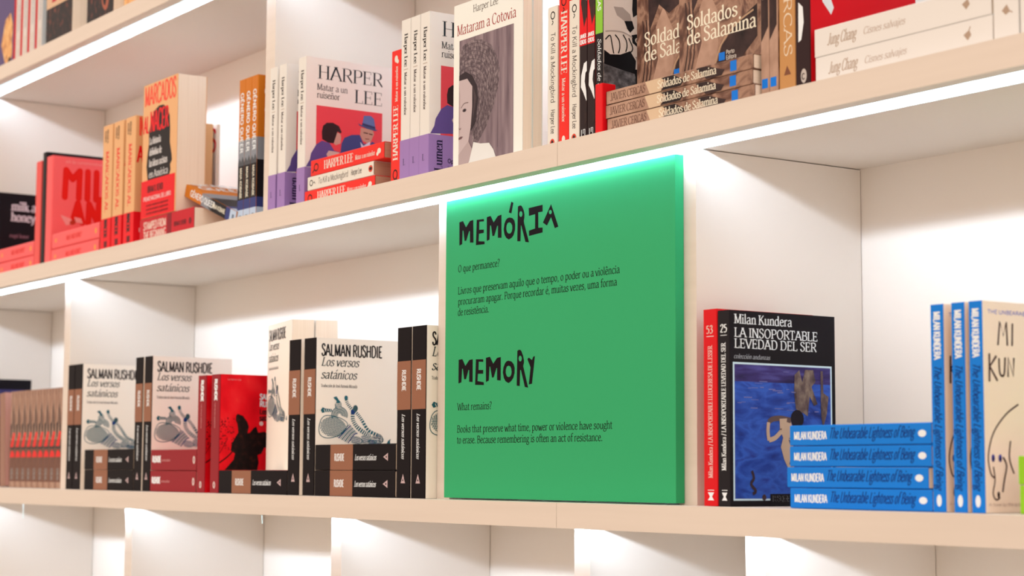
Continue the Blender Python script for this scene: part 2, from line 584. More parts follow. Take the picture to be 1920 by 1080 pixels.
# ------------------------------------------------------------------ the green sign
SIGN_GREEN = M((0.031, 0.375, 0.155), .75, 'green_sign_board', .15)
INK = M((29, 18, 22), .8, 'black_sign_ink', .1)
SX, SZ = -2.1013, 1.3022
SW, SH, SD = .4717, .3893, .0122
sign = MB()
sign.box((0, 0, 0), (SW, SD, SH), SIGN_GREEN)
sa = Art(sign, SW)
LETTERS = [
 [[(31.6,358.4),(40.2,359.2),(47.6,350.2),(56.7,357.6),(64.7,358.1),(65.3,328.4),(57.1,329.2),(56.6,344.3),(55.1,344.5),(48.4,332.5),(44.4,332.5),(41.3,346.4),(39.7,346.6),(38.8,328.9),(32,327.6)]],
 [[(72.4,357.3),(89,356.6),(89.3,353.6),(78.8,354.2),(78.5,343.8),(89.1,343),(89.2,338.7),(78,338.7),(77.1,329.1),(90.9,327.5),(91,323.9),(71,324.6)]],
 [[(95.6,358.2),(104.3,359.1),(111.5,350),(120.6,357.2),(128.9,358),(129.2,328.4),(120.9,329.2),(121.2,344.5),(119.5,344.6),(113,332.6),(108.8,332.6),(105.3,346.5),(103.3,346.7),(102.2,328.8),(96,327.5)]],
 [[(146.4,352.4),(152.9,351.1),(157.4,347.7),(159.3,342.3),(159.1,335.7),(156.2,329.4),(151.8,326.2),(145.4,324.6),(139.6,327.4),(135.6,332.2),(133.9,338.7),(135.5,345.6),(138.7,350.1),(142.6,352.1)],[(146.2,346.5),(150.3,344.8),(152.7,341.6),(153,337.8),(151.7,333.9),(148.5,331.9),(144.7,332.3),(141.4,334.6),(139.8,338.4),(140.3,342.8),(142.6,345.6)]],
 [[(150.5,372.1),(155.3,370.1),(150.9,357.1),(145.1,359)]],
 [[(165.1,364.2),(168.1,365.1),(171.9,364.9),(174.4,363.1),(177.6,358.4),(179.5,352.7),(179.3,348.7),(178,344.8),(178.7,341.8),(189.5,316.8),(181.7,318.1),(172.7,339.5),(171.8,339.6),(171,319.9),(164,320.7)],[(175,353.7),(174.5,351.9),(173.3,350.7),(171.6,350.4),(169.9,351.1),(168.6,352.5),(168.1,354.4),(168.6,356.2),(169.8,357.4),(171.5,357.7),(173.3,357.1),(174.5,355.6)]],
 [[(188.5,359.7),(218,360.6),(218.1,352.1),(208.8,352.2),(209.2,332.9),(218.2,332.4),(218.2,326.3),(189.4,324.8),(189.1,331.4),(202.2,332.8),(202.3,350.6),(189,349.8)]],
 [[(235.7,359.5),(250.9,330.1),(243.7,328.9),(235.8,343.3),(227.3,333.8),(218.8,338.4)],[(237.3,349.4),(236.9,348.1),(235.8,347.3),(234.2,347.1),(232.6,347.6),(231.4,348.7),(231,350.1),(231.4,351.4),(232.6,352.2),(234.2,352.4),(235.7,351.9),(236.9,350.8)]],
 [[(32.5,178.2),(41.1,178.8),(48.4,169.6),(57.2,176.8),(65.4,177.5),(65.5,148.2),(57.5,148.8),(57.3,164),(55.7,164.1),(50.1,152.4),(45.7,152.3),(42.4,166.2),(40.7,166.2),(39.3,148.8),(32.4,147.4)]],
 [[(72.8,177),(89.5,176.4),(89.7,173),(79.4,173.7),(78.9,163.1),(89.7,162.7),(89.7,158),(77.6,158.3),(76.9,149),(91.2,147),(91.3,143.4),(71.3,144.4)]],
 [[(95.7,177.9),(104.8,178.8),(112.3,169.7),(120.7,176.6),(129.1,177.4),(129.2,147.8),(121,148.6),(120.9,163.8),(119.5,163.8),(113.6,152.4),(109.7,152),(105.5,166.2),(103.9,166.3),(102.5,148.7),(96.1,147.1)]],
 [[(146.4,172),(152.6,170.7),(157.3,167.2),(159.7,162.4),(159.4,156),(156.9,150.2),(152.3,146.3),(146.6,144),(140.4,146.1),(136.2,150.4),(133.8,157.6),(135,164.1),(138.6,169.2),(142.2,171.6)],[(146.2,165.8),(150.1,164.6),(152.5,161.6),(153.2,157.4),(152.2,153.9),(149.2,151.7),(145.5,151.5),(142.4,153.1),(140.3,156.7),(140.3,160.9),(142.3,164.6)]],
 [[(165.3,183.3),(167.9,184.4),(171.4,184.4),(174,182.6),(177.6,176.9),(179.5,171.5),(179.7,168),(178,164),(179.2,161),(188.8,136.8),(181.9,137.9),(173.2,159.2),(171.6,159.3),(170.8,139.4),(164.2,140.1)],[(175.1,173.3),(174.6,171.5),(173.3,170.2),(171.6,169.8),(169.8,170.4),(168.5,171.8),(168,173.6),(168.4,175.4),(169.7,176.7),(171.5,177.1),(173.3,176.5),(174.6,175.2)]],
 [[(186.9,172.2),(190.2,173.8),(196.8,170.5),(199.5,174.6),(202.9,175),(197,141.4),(190.2,140.7),(193.8,161.6)]],
]

for loops in LETTERS:
    sa.k = 0
    lp = [[(x/1000, y/1000) for x, y in l] for l in loops]
    sa.poly('s', lp[0], INK, lp[1] if len(lp) > 1 else None)
for t, x0, z0, x1 in (
        ("O que permanece?", 29.5, 292.6, 125.4),
        ("Livros que preservam aquilo que o tempo, o poder ou a violência", 29.5, 263.7, 371.5),
        ("procuraram apagar. Porque recordar é, muitas vezes, uma forma", 29.7, 249.6, 366.2),
        ("de resistência.", 29.4, 235.8, 101.9),
        ("What remains?", 30.3, 112.6, 109.2),
        ("Books that preserve what time, power or violence have sought", 29.7, 83.9, 357.3),
        ("to erase. Because remembering is often an act of resistance.", 29.4, 69.9, 338.9)):
    sa.k = 0
    sa.text('s', t, x0/1000, z0/1000, .0092, INK, (x1-x0)/1000, style='serif', weight=.135)
so = sign.build('sign_board')
so.location = (SX, .0351, SZ)
tag(so, 'square green sign board with black hand-cut lettering filling one shelf opening', 'sign')

# ------------------------------------------------------------------ books
PROTO = {}


def cover_mesh(W, D, H, t, back, spine, front, over=0.0, hard=False):
    b = MB()
    r = .0035 if hard else .0012
    z0, z1 = 0.0, H
    outer = [(0, D), (0, r)] + [(r-r*math.cos(a), r-r*math.sin(a)) for a in (math.pi/6, math.pi/3)] + [(r, 0), (W-r, 0)] + \
            [(W-r+r*math.sin(a), r-r*math.cos(a)) for a in (math.pi/6, math.pi/3)] + [(W, r), (W, D)]
    inner = [(W-t, D), (W-t, r+t), (W-r-t, t), (r+t, t), (t, r+t), (t, D)]
    ring = outer + inner
    n = len(ring)
    for i in range(n):
        p, q = ring[i], ring[(i+1) % n]
        m = back if i == 0 else front if i == len(outer)-2 else spine
        if i >= len(outer)-1:
            m = front
        b.poly([(p[0], p[1], z0), (q[0], q[1], z0), (q[0], q[1], z1), (p[0], p[1], z1)], m)
    b.poly([(x, y, z1) for x, y in ring], spine)
    b.poly([(x, y, z0) for x, y in ring[::-1]], spine)
    return b


def kind(key, W, D, H, spine, front=None, back=None, art=None, hard=False, pages=None, band=None):
    front = front or spine
    back = back or front
    t = .0024 if hard else .0007
    c = cover_mesh(W, D, H, t, back, spine, front, hard=hard)
    if art:
        art(Art(c, W), W, D, H)
    o = .003 if hard else .0
    p = MB()
    e = .0002
    p.box((t+e, t+.0008, o+e), (W-t-e, D-max(o, .0006), H-o-e), pages or PAGES)
    parts = [('cover', c.mesh('cover')), ('page_block', p.mesh('page_block'))]
    if band:
        zt, bm, bart = band
        g = MB()
        q = .0005
        g.box((-q, -q, .0004), (W+q, -.0001, zt), bm)
        g.box((W+.0001, -.0001, .0004), (W+q, D-.004, zt), bm)
        g.box((-q, -.0001, .0004), (-.0001, D-.004, zt), bm)
        if bart:
            bart(Art(g, W, -q, W+q), W, D, zt)
        parts.append(('paper_band', g.mesh('paper_band')))
    PROTO[key] = dict(W=W, D=D, H=H, parts=parts, hard=hard)


def put(key, label, pose, x, z, y=.03, group=None, tilt=0.0, rz=0.0):
    """Stands ('up'), lays ('flat' top end left, 'turned' top end right) or turns a book cover-out ('face')."""
    P = PROTO[key]
    name = 'hardcover_book' if P['hard'] else 'paperback_book'
    rot, loc = (0, 0, rz), (x, y, z)
    if pose == 'flat':        # x is the right end
        rot = (0, -math.pi/2+tilt, rz)
    elif pose == 'turned':    # x is the left end
        rot, loc = (0, math.pi/2, rz), (x, y, z+P['W'])
    elif pose == 'face':      # x is the left end, y the front cover
        rot, loc = (0, 0, -math.pi/2+rz), (x, y+P['W'], z)
    o = empty(name, loc, rot)
    for n, me in P['parts']:
        c = bpy.data.objects.new(n, me)
        col.objects.link(c)
        c.parent = o
    tag(o, label, 'book', group)
    return o


Z0, Z1, Z2 = TOPS[3]+.0004, TOPS[4]+.0004, TOPS[5]+.0004
CREAM = (238, 220, 202)
c_dark = M((29, 20, 22), .6, None, .06)
c_brown = M((160, 102, 74))
c_cream = M((0.87, 0.825, 0.765))
c_paper = M((240, 222, 204))
c_ink = M((38, 30, 32))
c_wht = M((245, 232, 222))
c_teal = M((44, 98, 104))
c_blue = M((38, 62, 112))


# ---- cream novel with black and brown spine
def art_rw(a, W, D, H):
    h = H/.2296
    a.rect('s', .0002, .1182*h, W-.0002, .1838*h, c_brown)
    a.text('s', 'RUSHDIE', W*.36, .172*h, .0100, c_wht, .029*h, 'd', 'cond', .125)
    a.text('s', 'Los versos satánicos', W*.38, .1125*h, .0080, c_wht, .060*h, 'd', 'ital', .125)
    lg = M((206, 168, 160))
    a.poly('s', [(W/2, .032), (W/2-.0055, .0195), (W/2+.0055, .0195)], lg)
    a.poly('s', [(W/2, .0265), (W/2-.0018, .0225), (W/2+.0018, .0225)], c_dark)
    a.text('f', 'SALMAN RUSHDIE', .0095, .2035, .0172, c_ink, .1035, style='cond', weight=.138)
    a.text('f', 'Los versos', .0092, .1885, .0128, M((52, 60, 58)), .063, style='ital', weight=.15)
    a.text('f', 'satánicos', .0088, .1700, .0128, M((52, 60, 58)), .060, style='ital', weight=.15)
    a.text('f', 'Traducción de José Antonio Miranda', .0092, .1575, .0045, M((110, 95, 88)), .061, style='serif')

    def q(X, Y):
        return ((X/3.378-12)*.0009+.002, .230-(Y/3.378-13.5)*.000789)

    def ln(pts, w, m=c_teal):
        a.k = 26 if m is c_cream else 18 + a.n % 5
        a.line('f', [q(*p) for p in pts], w, m)

    def clip_hatch(cx, cy, rx, ry, ang, n, w, m, bend=0.0):
        """Parallel strokes filling an ellipse."""
        ca, sa_ = math.cos(ang), math.sin(ang)
        for k in range(n):
            t = -1+2*(k+.5)/n
            hh = math.sqrt(1-t*t)
            pts = []
            for f in (-1, -.5, 0, .5, 1):
                u_, v_ = t*rx+bend*rx*(1-f*f), f*hh*ry
                pts.append((cx+ca*u_-sa_*v_, cy+sa_*u_+ca*v_))
            ln(pts, w, m)
    # basket of fine net with a striped band
    ln([(70, 560), (95, 535), (150, 536), (210, 556), (238, 588), (205, 640), (150, 668), (100, 672), (66, 652), (58, 610), (70, 560)], .0011)
    clip_hatch(145, 604, 82, 62, .12, 17, .0007, c_teal, .12)
    clip_hatch(145, 604, 62, 80, 1.66, 13, .0007, c_teal, -.10)
    for k in range(8):
        ln([(172+k*10, 668+k*5), (214+k*9, 624+k*4), (252+k*7, 584+k*8)], .0017 if k % 2 else .0008, c_blue if k % 3 == 1 else c_teal)
    # curling tail
    for k in range(6):
        r_ = 12+k*7.5
        ln([(186+r_*math.cos(math.radians(t)), 528-r_*math.sin(math.radians(t))) for t in range(-20, 215, 25)], .0012 if k % 2 else .0008)
    a.poly('f', [q(*p) for p in [(145, 420), (165, 411), (182, 436), (197, 452), (199, 478), (160, 489), (156, 462), (168, 442)]], c_teal)
    a.poly('f', [q(*p) for p in [(68, 500), (80, 482), (96, 490), (135, 492), (142, 510), (95, 512), (78, 518)]], c_teal)
    for k in range(4):
        ln([(158+k*2, 452+k*9), (176+k*2, 458+k*8), (196, 450+k*9)], .0008, c_cream)
        ln([(88+k*13, 494), (96+k*13, 512)], .0008, c_cream)
    # two reaching arms
    for pts, w in (([(225, 412), (234, 450), (262, 488), (300, 520), (330, 560), (370, 620), (430, 650)], .0052),
                   ([(270, 505), (272, 556), (298, 600), (345, 636), (385, 652)], .0066)):
        ln(pts, w, c_teal)
        p = sm(*pts)
        for k in range(1, len(p)-1):
            (x0, y0), (x1, y1) = p[k-1], p[k+1]
            dx, dy = x1-x0, y1-y0
            l = math.hypot(dx, dy)
            nx, ny = -dy/l*13, dx/l*13
            ln([(p[k][0]-nx, p[k][1]-ny), (p[k][0]+nx, p[k][1]+ny)], .0013, c_cream)
    a.ell('f', *q(226, 420), .0030, .0036, c_teal)
    a.ell('f', *q(286, 484), .0042, .0048, M((70, 92, 92)))
    clip_hatch(286, 484, 13, 15, .5, 5, .0006, c_cream)
    a.ell('f', *q(270, 508), .0036, .0036, c_blue)
    # coiled lower bodies
    for cx, cy, rx, ry, ang in ((290, 684, 40, 26, .2), (352, 676, 34, 30, -.3), (428, 678, 34, 38, .1), (392, 694, 30, 16, 0)):
        a.k = 16
        a.ell('f', *q(cx, cy), rx*.000266, ry*.000234, c_cream)
        clip_hatch(cx, cy, rx, ry, ang, 9, .0009, c_teal, .3)
        clip_hatch(cx, cy, ry*.8, rx*.8, ang+1.57, 4, .0008, c_blue)
    for k in range(3):
        r_ = 14+k*10
        ln([(430+r_*math.cos(math.radians(t)), 676-r_*math.sin(math.radians(t))*.95) for t in range(-70, 210, 28)], .0010, M((92, 84, 80)))
    a.poly('f', [q(*p) for p in [(490, 703), (500, 685), (516, 672), (512, 688), (514, 704)]], c_teal)


kind('rw', .0352, .150, .2296, c_dark, c_cream, c_cream, art_rw)

# ---- small red novel with burning sky
c_dred = M((160, 24, 36))
c_red = noise_mat('red_sky_print', [(.25, (214, 6, 22)), (.5, (240, 14, 30)), (.68, (250, 40, 44)), (.8, (252, 78, 56))], (28, 28, 22), 5, .45)
c_tree = noise_mat('dark_tree_print', [(.3, (22, 12, 12)), (.55, (40, 18, 16)), (.72, (70, 30, 20)), (.85, (150, 20, 22))], (110, 110, 110), 5, .5)


def art_rr(a, W, D, H):
    a.text('s', 'RUSHDIE', W*.36, .181, .0095, c_wht, .035, 'd', 'sansb', .24)
    a.text('s', 'Los versos satánicos', W*.40, .143, .0040, M((226, 150, 140)), .040, 'd', 'sans')
    a.ell('s', W/2, .0125, .0040, .0056, M((236, 205, 190)))
    a.ell('s', W/2, .0125, .0014, .0036, c_dred)

    def q(X, Y):
        return ((X-235)/4.32*.00094+.001, .189-(Y-50)/4.32*.000854)
    for k in range(60):
        X, Y = random.uniform(236, 350), random.uniform(400, 660)
        p = q(X, Y)
        a.k = 3
        a.ell('f', p[0], p[1], random.uniform(.0006, .0017), random.uniform(.0005, .0014), M((120, 16, 24)), 7)
    a.line('f', [q(236, 765), q(300, 716), q(352, 660)], .0020, c_tree)
    a.line('f', [q(236, 690), q(262, 640), q(300, 570)], .0008, c_tree)
    a.poly('f', [q(*p) for p in [(365, 385), (375, 370), (420, 385), (455, 430), (470, 470), (460, 525), (480, 520), (510, 482), (530, 470),
                                 (548, 520), (600, 510), (640, 540), (650, 640), (600, 640), (575, 690), (545, 700), (555, 760), (545, 822),
                                 (280, 822), (320, 775), (350, 740), (360, 690), (325, 665), (335, 610), (360, 560), (385, 520), (375, 450), (362, 420)]], c_tree)
    a.text('f', 'La tierra roja', *q(290, 100), .0028, M((240, 150, 140)), .024, style='sans')
    x = q(556, 0)[0]
    a.text('f', 'SALMAN', x, .1495, .0088, c_wht, .036, style='sansb')
    a.text('f', 'RUSHDIE', x, .1382, .0088, c_wht, .038, style='sansb')
    a.text('f', 'Los versos', x, .1262, .0080, c_ink, .038, style='sansb')
    a.text('f', 'satánicos', x, .1160, .0080, c_ink, .036, style='sansb')
    a.ell('f', *q(572, 445), .0036, .0036, M((250, 196, 180)))


kind('rr', .0300, .126, .1885, c_dred, c_red, c_dred, art_rr)
kind('rrl', .0345, .126, .1848, c_dred, c_red, c_dred, lambda a, W, D, H: (
    a.text('s', 'RUSHDIE', W*.40, .178, .0100, c_wht, .034, 'd', 'sansb', .24),
    a.text('s', 'Los versos satánicos', W*.44, .142, .0042, M((226, 150, 140)), .036, 'd', 'sans'),
    a.ell('s', W/2, .0085, .0064, .0042, M((236, 205, 190))),
    a.ell('s', W/2, .0085, .0036, .0014, c_dred)))

# ---- brown photographic spines
c_sepia = noise_mat('sepia_print', [(.2, (118, 78, 60)), (.45, (170, 122, 98)), (.62, (196, 150, 122)), (.85, (140, 96, 76))], (70, 70, 24), 4, .5)
c_sepdk = noise_mat('sepia_dark_print', [(.25, (40, 28, 28)), (.55, (66, 46, 42)), (.85, (110, 72, 58))], (90, 90, 40), 4, .5)
c_brn = noise_mat('brown_spine_print', [(.25, (96, 56, 42)), (.55, (128, 78, 58)), (.85, (146, 94, 70))], (120, 50, 20), 4, .5)
c_fire = M((238, 40, 34))


def art_br(a, W, D, H):
    a.rect('s', .0003, .012, W-.0003, .094, c_brn)
    a.poly('s', [(.004, .094), (W*.35, .100), (W*.5, .150), (W*.62, .104), (W-.003, .096), (W-.003, .126), (W*.8, .120), (W*.55, .172), (W*.3, .128), (.002, .124)], c_sepdk)
    a.poly('s', [(W*.08, .081), (W*.60, .078), (W*.95, .108), (W*.62, .110)], c_fire)
    a.poly('s', [(.001, .060), (W*.92, .060), (W*.88, .068), (W*.5, .074), (W*.2, .070)], c_fire)
    a.rect('s', .0003, .0765, W-.0003, .0805, c_sepdk)
    a.text('s', 'CERCAS', W*.3, .038, .012, M((150, 130, 118)), .022, 'd', 'cond')


kind('br', .0293, .130, .1925, c_sepia, None, None, art_br)
c_pink = M((226, 164, 146))
kind('pk', .0300, .130, .1905, M((168, 118, 96)), c_pink, c_pink)
kind('bktall', .020, .150, .2300, M((38, 30, 44)), M((30, 24, 30)), None, lambda a, W, D, H: (
    a.rect('f', .004, .150, .146, .2080, M((74, 64, 104)))))

# ---- two Spanish editions, red and black spine
c_tred = M((226, 22, 30))
c_tblk = M((33, 26, 30))
c_lake = noise_mat('blue_lake_print', [(.22, (36, 40, 92)), (.42, (48, 72, 146)), (.55, (64, 98, 176)), (.68, (52, 66, 138)), (.86, (84, 62, 92))], (40, 26, 60), 6, .4, .6)
c_dusk = noise_mat('purple_dusk_print', [(.3, (50, 38, 74)), (.5, (70, 54, 104)), (.7, (96, 84, 140))], (20, 20, 130), 4, .4)
c_rock = noise_mat('rock_print', [(.25, (58, 44, 50)), (.5, (112, 88, 82)), (.75, (162, 136, 116))], (110, 110, 70), 5, .5)
c_skin = M((206, 168, 140))


def tusq(spine_no, back):
    def art(a, W, D, H):
        a.text('s', spine_no, W*.22, .1855, .0085, M((240, 190, 170)) if back else c_wht, .011, 'r', 'serifb')
        a.rect('s', W*.25, .1820, W*.78, .1826, c_wht)
        a.text('s', 'Milan Kundera / LA INSOPORTABLE LLEUGERESA DE L’ESSER' if back else 'Milan Kundera / LA INSOPORTABLE LEVEDAD DEL SER',
               W*.66, .030 if back else .038, .0070, M((244, 186, 170)) if back else c_wht, .142 if back else .136, 'u', 'serifb', .125)
        a.rect('s', W*.3, .0165, W*.75, .0172, c_wht)
        a.poly('s', [(W*.3, .006), (W*.45, .010), (W*.3, .0145), (W*.75, .0145), (W*.6, .010), (W*.75, .006)], c_wht)
        if back:
            return

        def q(X, Y):
            return ((X-165)/557*.155, .2095-(Y-40)*.000209)
        a.text('f', 'Milan Kundera', .0064, .1950, .0102, c_wht, .084, style='serifb', weight=.15)
        a.text('f', 'LA INSOPORTABLE', .0064, .1806, .0100, c_wht, .1225, style='serifb', weight=.155)
        a.text('f', 'LEVEDAD DEL SER', .0064, .1688, .0100, c_wht, .1205, style='serifb', weight=.155)
        a.text('f', 'colección andanzas', .0055, .1575, .0048, M((190, 180, 176)), .052, style='ital')
        a.rect('f', .0040, .0060, .1495, .1535, M((214, 222, 220)))
        a.rect('f', .0062, .0080, .1474, .1514, c_lake)
        a.rect('f', .0062, .1330, .1474, .1514, c_dusk)
        for k in range(26):
            X, Y = random.uniform(200, 660), random.uniform(345, 560)
            p = q(X, Y)
            a.rect('f', p[0], p[1], p[0]+random.uniform(.004, .014), p[1]+random.uniform(.0004, .0011), M((128, 118, 160)))
        a.poly('f', [q(*p) for p in [(500, 360), (525, 335), (540, 400), (556, 332), (600, 332), (612, 392), (590, 420), (622, 510), (602, 520), (580, 470), (568, 575), (545, 560), (505, 540), (496, 450)]], c_rock)
        a.poly('f', [q(*p) for p in [(640, 335), (652, 335), (654, 450), (682, 470), (672, 560), (650, 640), (640, 560)]], c_rock)
        a.poly('f', [q(*p) for p in [(418, 592), (474, 588), (486, 640), (478, 704), (500, 770), (490, 880), (462, 850), (440, 800), (424, 738), (436, 690), (420, 650)]], c_skin)
        a.line('f', [q(478, 600), q(430, 590), q(384, 594), q(360, 612)], .0058, M((110, 84, 78)))
        a.line('f', [q(360, 612), q(357, 660), q(362, 706)], .0046, c_skin)
        a.line('f', [q(362, 704), q(396, 690), q(432, 650)], .0052, c_skin)
        a.line('f', [q(470, 690), q(486, 760), q(474, 830)], .0042, M((92, 62, 60)))
        a.ell('f', *q(512, 590), .0098, .0098, M((40, 32, 40)))
        a.line('f', [q(272, 862), q(282, 900), q(268, 930), q(292, 965), q(276, 980)], .0034, M((70, 52, 58)))
        a.ell('f', *q(335, 998), .0030, .0034, M((84, 60, 60)))
        a.rect('f', .0560, .0000, .0960, .0130, c_tblk)
        a.text('f', 'TUSQUETS', .0580, .0050, .0062, M((120, 112, 108)), .034, style='serif')
    return art


kind('tr', .0225, .142, .2118, c_tred, None, None, tusq('53', True))
kind('tb', .0195, .155, .2092, c_tblk, None, None, tusq('25', False))

# ---- blue spines
c_bl = M((24, 128, 204))
c_blk2 = M((14, 58, 122))
c_rose = M((0.86, 0.74, 0.65))


def art_bl(a, W, D, H):
    a.text('s', 'MILAN KUNDERA', W*.27, H-.007, .0082, c_wht, .045, 'd', 'fat', .16)
    a.text('s', 'The Unbearable Lightness of Being', W*.28, H-.057, .0085, c_blk2, H-.078, 'd', 'script', .15)
    a.ell('s', W/2, .0105, .0031, .0056, c_wht)
    dk = M((74, 44, 42))
    a.text('f', 'THE UNBEARABLE', .008, .183, .0035, M((150, 140, 190)), .060, style='hand', weight=.2)
    a.line('f', [(.0215, .154), (.0245, .176), (.0290, .163), (.0335, .176), (.0345, .154)], .0022, dk, False)
    a.line('f', [(.041, .154), (.042, .175)], .0022, dk, False)
    a.line('f', [(.0095, .146), (.0090, .120)], .0024, dk)
    a.line('f', [(.0190, .144), (.0098, .134), (.0200, .121)], .0024, dk, False)
    a.line('f', [(.0225, .142), (.0235, .128), (.0290, .127), (.0310, .143)], .0022, dk)
    a.line('f', [(.0345, .125), (.0350, .143), (.0420, .126), (.0430, .143)], .0022, dk, False)
    a.line('f', [(.048, .100), (.030, .090), (.013, .073), (.0055, .052), (.0085, .036), (.0135, .032)], .0016, dk)
    a.line('f', [(.0120, .042), (.0140, .030), (.0110, .018), (.0150, .012), (.0205, .014)], .0015, dk)
    a.ell('f', .0185, .0165, .0017, .0030, M((50, 30, 36)))
    for u in (.0120, .0215):
        a.ell('f', u, .0500, .0022, .0036, M((74, 66, 150)))
        a.ell('f', u+.0003, .0490, .0012, .0022, M((30, 24, 48)))
    a.line('f', [(.0255, .051), (.0300, .043), (.0265, .030), (.0240, .019)], .0019, dk)
    a.line('f', [(.036, .066), (.034, .05), (.040, .036)], .0016, dk)
    a.text('f', 'A novel by the author', .005, .0062, .0030, M((150, 112, 108)), .050, style='hand')


kind('bl', .0158, .128, .1945, c_bl, c_rose, c_rose, art_bl)
kind('bll', .0205, .128, .1925, c_bl, c_rose, c_rose, lambda a, W, D, H: (
    a.text('s', 'MILAN KUNDERA', W*.30, H-.006, .0078, c_wht, .047, 'd', 'fat', .16),
    a.text('s', 'The Unbearable Lightness of Being', W*.33, H-.056, .0105, c_blk2, H-.078, 'd', 'script', .12),
    a.ell('s', W/2, .0115, .0034, .0052, c_wht)))
kind('lime', .0255, .130, .190, M((158, 198, 46)), None, None, lambda a, W, D, H: (
    a.text('s', 'MILAN', W*.36, H-.03, .008, M((50, 60, 24)), .03, 'd', 'sansb')))

# ---- tall cream novel with violet paper band
c_lum = M((240, 220, 203))
c_lumf = M((0.81, 0.79, 0.775))
c_vio = M((170, 128, 174))
c_blk3 = M((30, 40, 46))


def lum_q(X, Y):
    yt = 35+.132*(X-47)
    sc = 4518*(2847-yt)/2812
    return ((X-47)/585*.150, .2306-(Y-yt)/sc)


def art_lum(a, W, D, H):
    a.text('s', 'Harper Lee', W*.36, .2090, .0085, c_ink, .046, 'd', 'didone', .2)
    a.text('s', '|', W*.36, .1600, .0085, M((190, 160, 140)), .002, 'd', 'sans')
    a.text('s', 'Matar a un ruiseñor', W*.38, .1550, .0065, M((96, 78, 76)), .060, 'd', 'didone', .18)
    a.text('f', 'HARPER', .0200, .1972, .0208, c_blk3, .1140, style='didone')
    a.text('f', 'LEE', .0840, .1671, .0205, c_blk3, .0500, style='didone')
    a.text('f', 'Matar a un', .0190, .1800, .0096, c_blk3, .0530, style='serif')
    a.text('f', 'ruiseñor', .0190, .1680, .0096, c_blk3, .0395, style='serif')
    P = lambda pts, m: a.poly('f', [lum_q(*p) for p in pts], m)
    a.rect('f', .0185, .0600, .1335, .1562, M((238, 78, 84)))
    P([(160, 622), (212, 640), (242, 690), (282, 702), (275, 800), (55, 800), (80, 752), (88, 708), (122, 648)], M((112, 84, 138)))
    P([(205, 690), (242, 695), (278, 702), (268, 722), (200, 738), (190, 715)], M((222, 184, 168)))
    P([(246, 560), (282, 575), (287, 600), (284, 640), (252, 652), (232, 636), (236, 580)], M((214, 160, 140)))
    P([(165, 520), (190, 500), (230, 499), (272, 522), (290, 562), (284, 572), (262, 560), (250, 600), (238, 640), (200, 636), (160, 612), (157, 560)], M((62, 40, 42)))
    P([(310, 600), (360, 580), (414, 580), (440, 640), (486, 640), (500, 625), (542, 652), (560, 800), (275, 800), (290, 640)], M((78, 80, 128)))
    P([(418, 628), (440, 655), (486, 622), (484, 662), (430, 690)], M((222, 214, 220)))
    P([(420, 530), (502, 545), (512, 572), (492, 622), (468, 636), (436, 622), (416, 580)], M((206, 150, 128)))
    P([(438, 560), (470, 566), (470, 574), (440, 568)], M((90, 54, 50)))
    P([(476, 568), (502, 574), (500, 582), (476, 576)], M((90, 54, 50)))
    P([(450, 604), (480, 606), (478, 612), (452, 610)], M((130, 70, 66)))
    P([(426, 524), (440, 448), (488, 449), (510, 470), (524, 548), (470, 530)], M((112, 120, 160)))
    P([(428, 512), (430, 498), (518, 524), (521, 540)], M((66, 66, 98)))
    P([(402, 500), (420, 512), (480, 526), (538, 548), (520, 553), (460, 537), (408, 514)], M((84, 88, 124)))


def band_lum(a, W, D, zt):
    a.text('s', 'L', W*.34, .026, .0090, M((64, 48, 86)), .0060, 'r', 'didone')
    a.text('f', 'Lumen', .0215, .0120, .0130, M((44, 34, 66)), .042, 'u', 'didone', .17)
    a.text('f', 'Oprah Winfrey', .0300, .0240, .0055, M((44, 34, 66)), .050, style='sansb')
    a.text('f', 'la novela del siglo', .0300, .0160, .0040, M((64, 48, 86)), .050, style='sans')


kind('lum', .0235, .150, .2290, c_lum, c_lumf, c_lum, art_lum, band=(.0610, c_vio, band_lum))

# ---- red and cream small novels of the same shelf
c_hr = M((244, 52, 40))
c_hcr = M((238, 217, 196))


def ring(a, cx, cy, m, r=.0042):
    a.line('s', el(cx, cy, r, r*1.1), .0015, m, False)
    a.line('s', [(cx-r*.3, cy-r*1.6), (cx+r*.2, cy-r*2.2), (cx-r*.5, cy-r*2.9)], .0012, m)


def hr_art(d):
    def art(a, W, D, H):
        k = H/.19
        if d == 'u':
            a.text('s', 'HARPER LEE', W*.74, .036*k, .0125, c_hcr, .077*k, 'u', 'didone', .185)
            a.text('s', 'Matar a un ruiseñor', W*.68, .118*k, .0066, c_hcr, .050*k, 'u', 'serif', .13)
            a.line('s', el(W*.5, .016, W*.22, W*.26), .0020, BLACK, False)
            a.line('s', [(W*.62, .0105), (W*.8, .0050)], .0018, BLACK)
            a.ell('s', W*.5, .178*k, W*.17, .0050, c_hcr)
            a.ell('s', W*.66, .174*k, W*.12, .0030, c_hcr)
        else:
            a.text('s', 'HARPER LEE', W*.22, H-.022, .0125, c_hcr, .078, 'd', 'didone', .185)
            a.text('s', 'Matar a un ruiseñor', W*.34, H-.105, .0066, c_hcr, .054, 'd', 'serif', .13)
            ring(a, W*.5, H-.010, BLACK, .0046)
            a.ell('s', W*.5, .010, W*.17, .0045, c_hcr)
    return art


kind('hru', .0245, .125, .1900, c_hr, None, None, hr_art('u'), pages=PAGES_TAN)
kind('hrl', .0235, .125, .2100, c_hr, None, None, hr_art('u'), pages=PAGES_TAN)
kind('hrk', .0226, .125, .2035, c_hr, None, None, hr_art('u'), pages=PAGES_TAN)
kind('hrd', .0200, .125, .1900, c_hr, None, None, hr_art('d'), pages=PAGES_TAN)


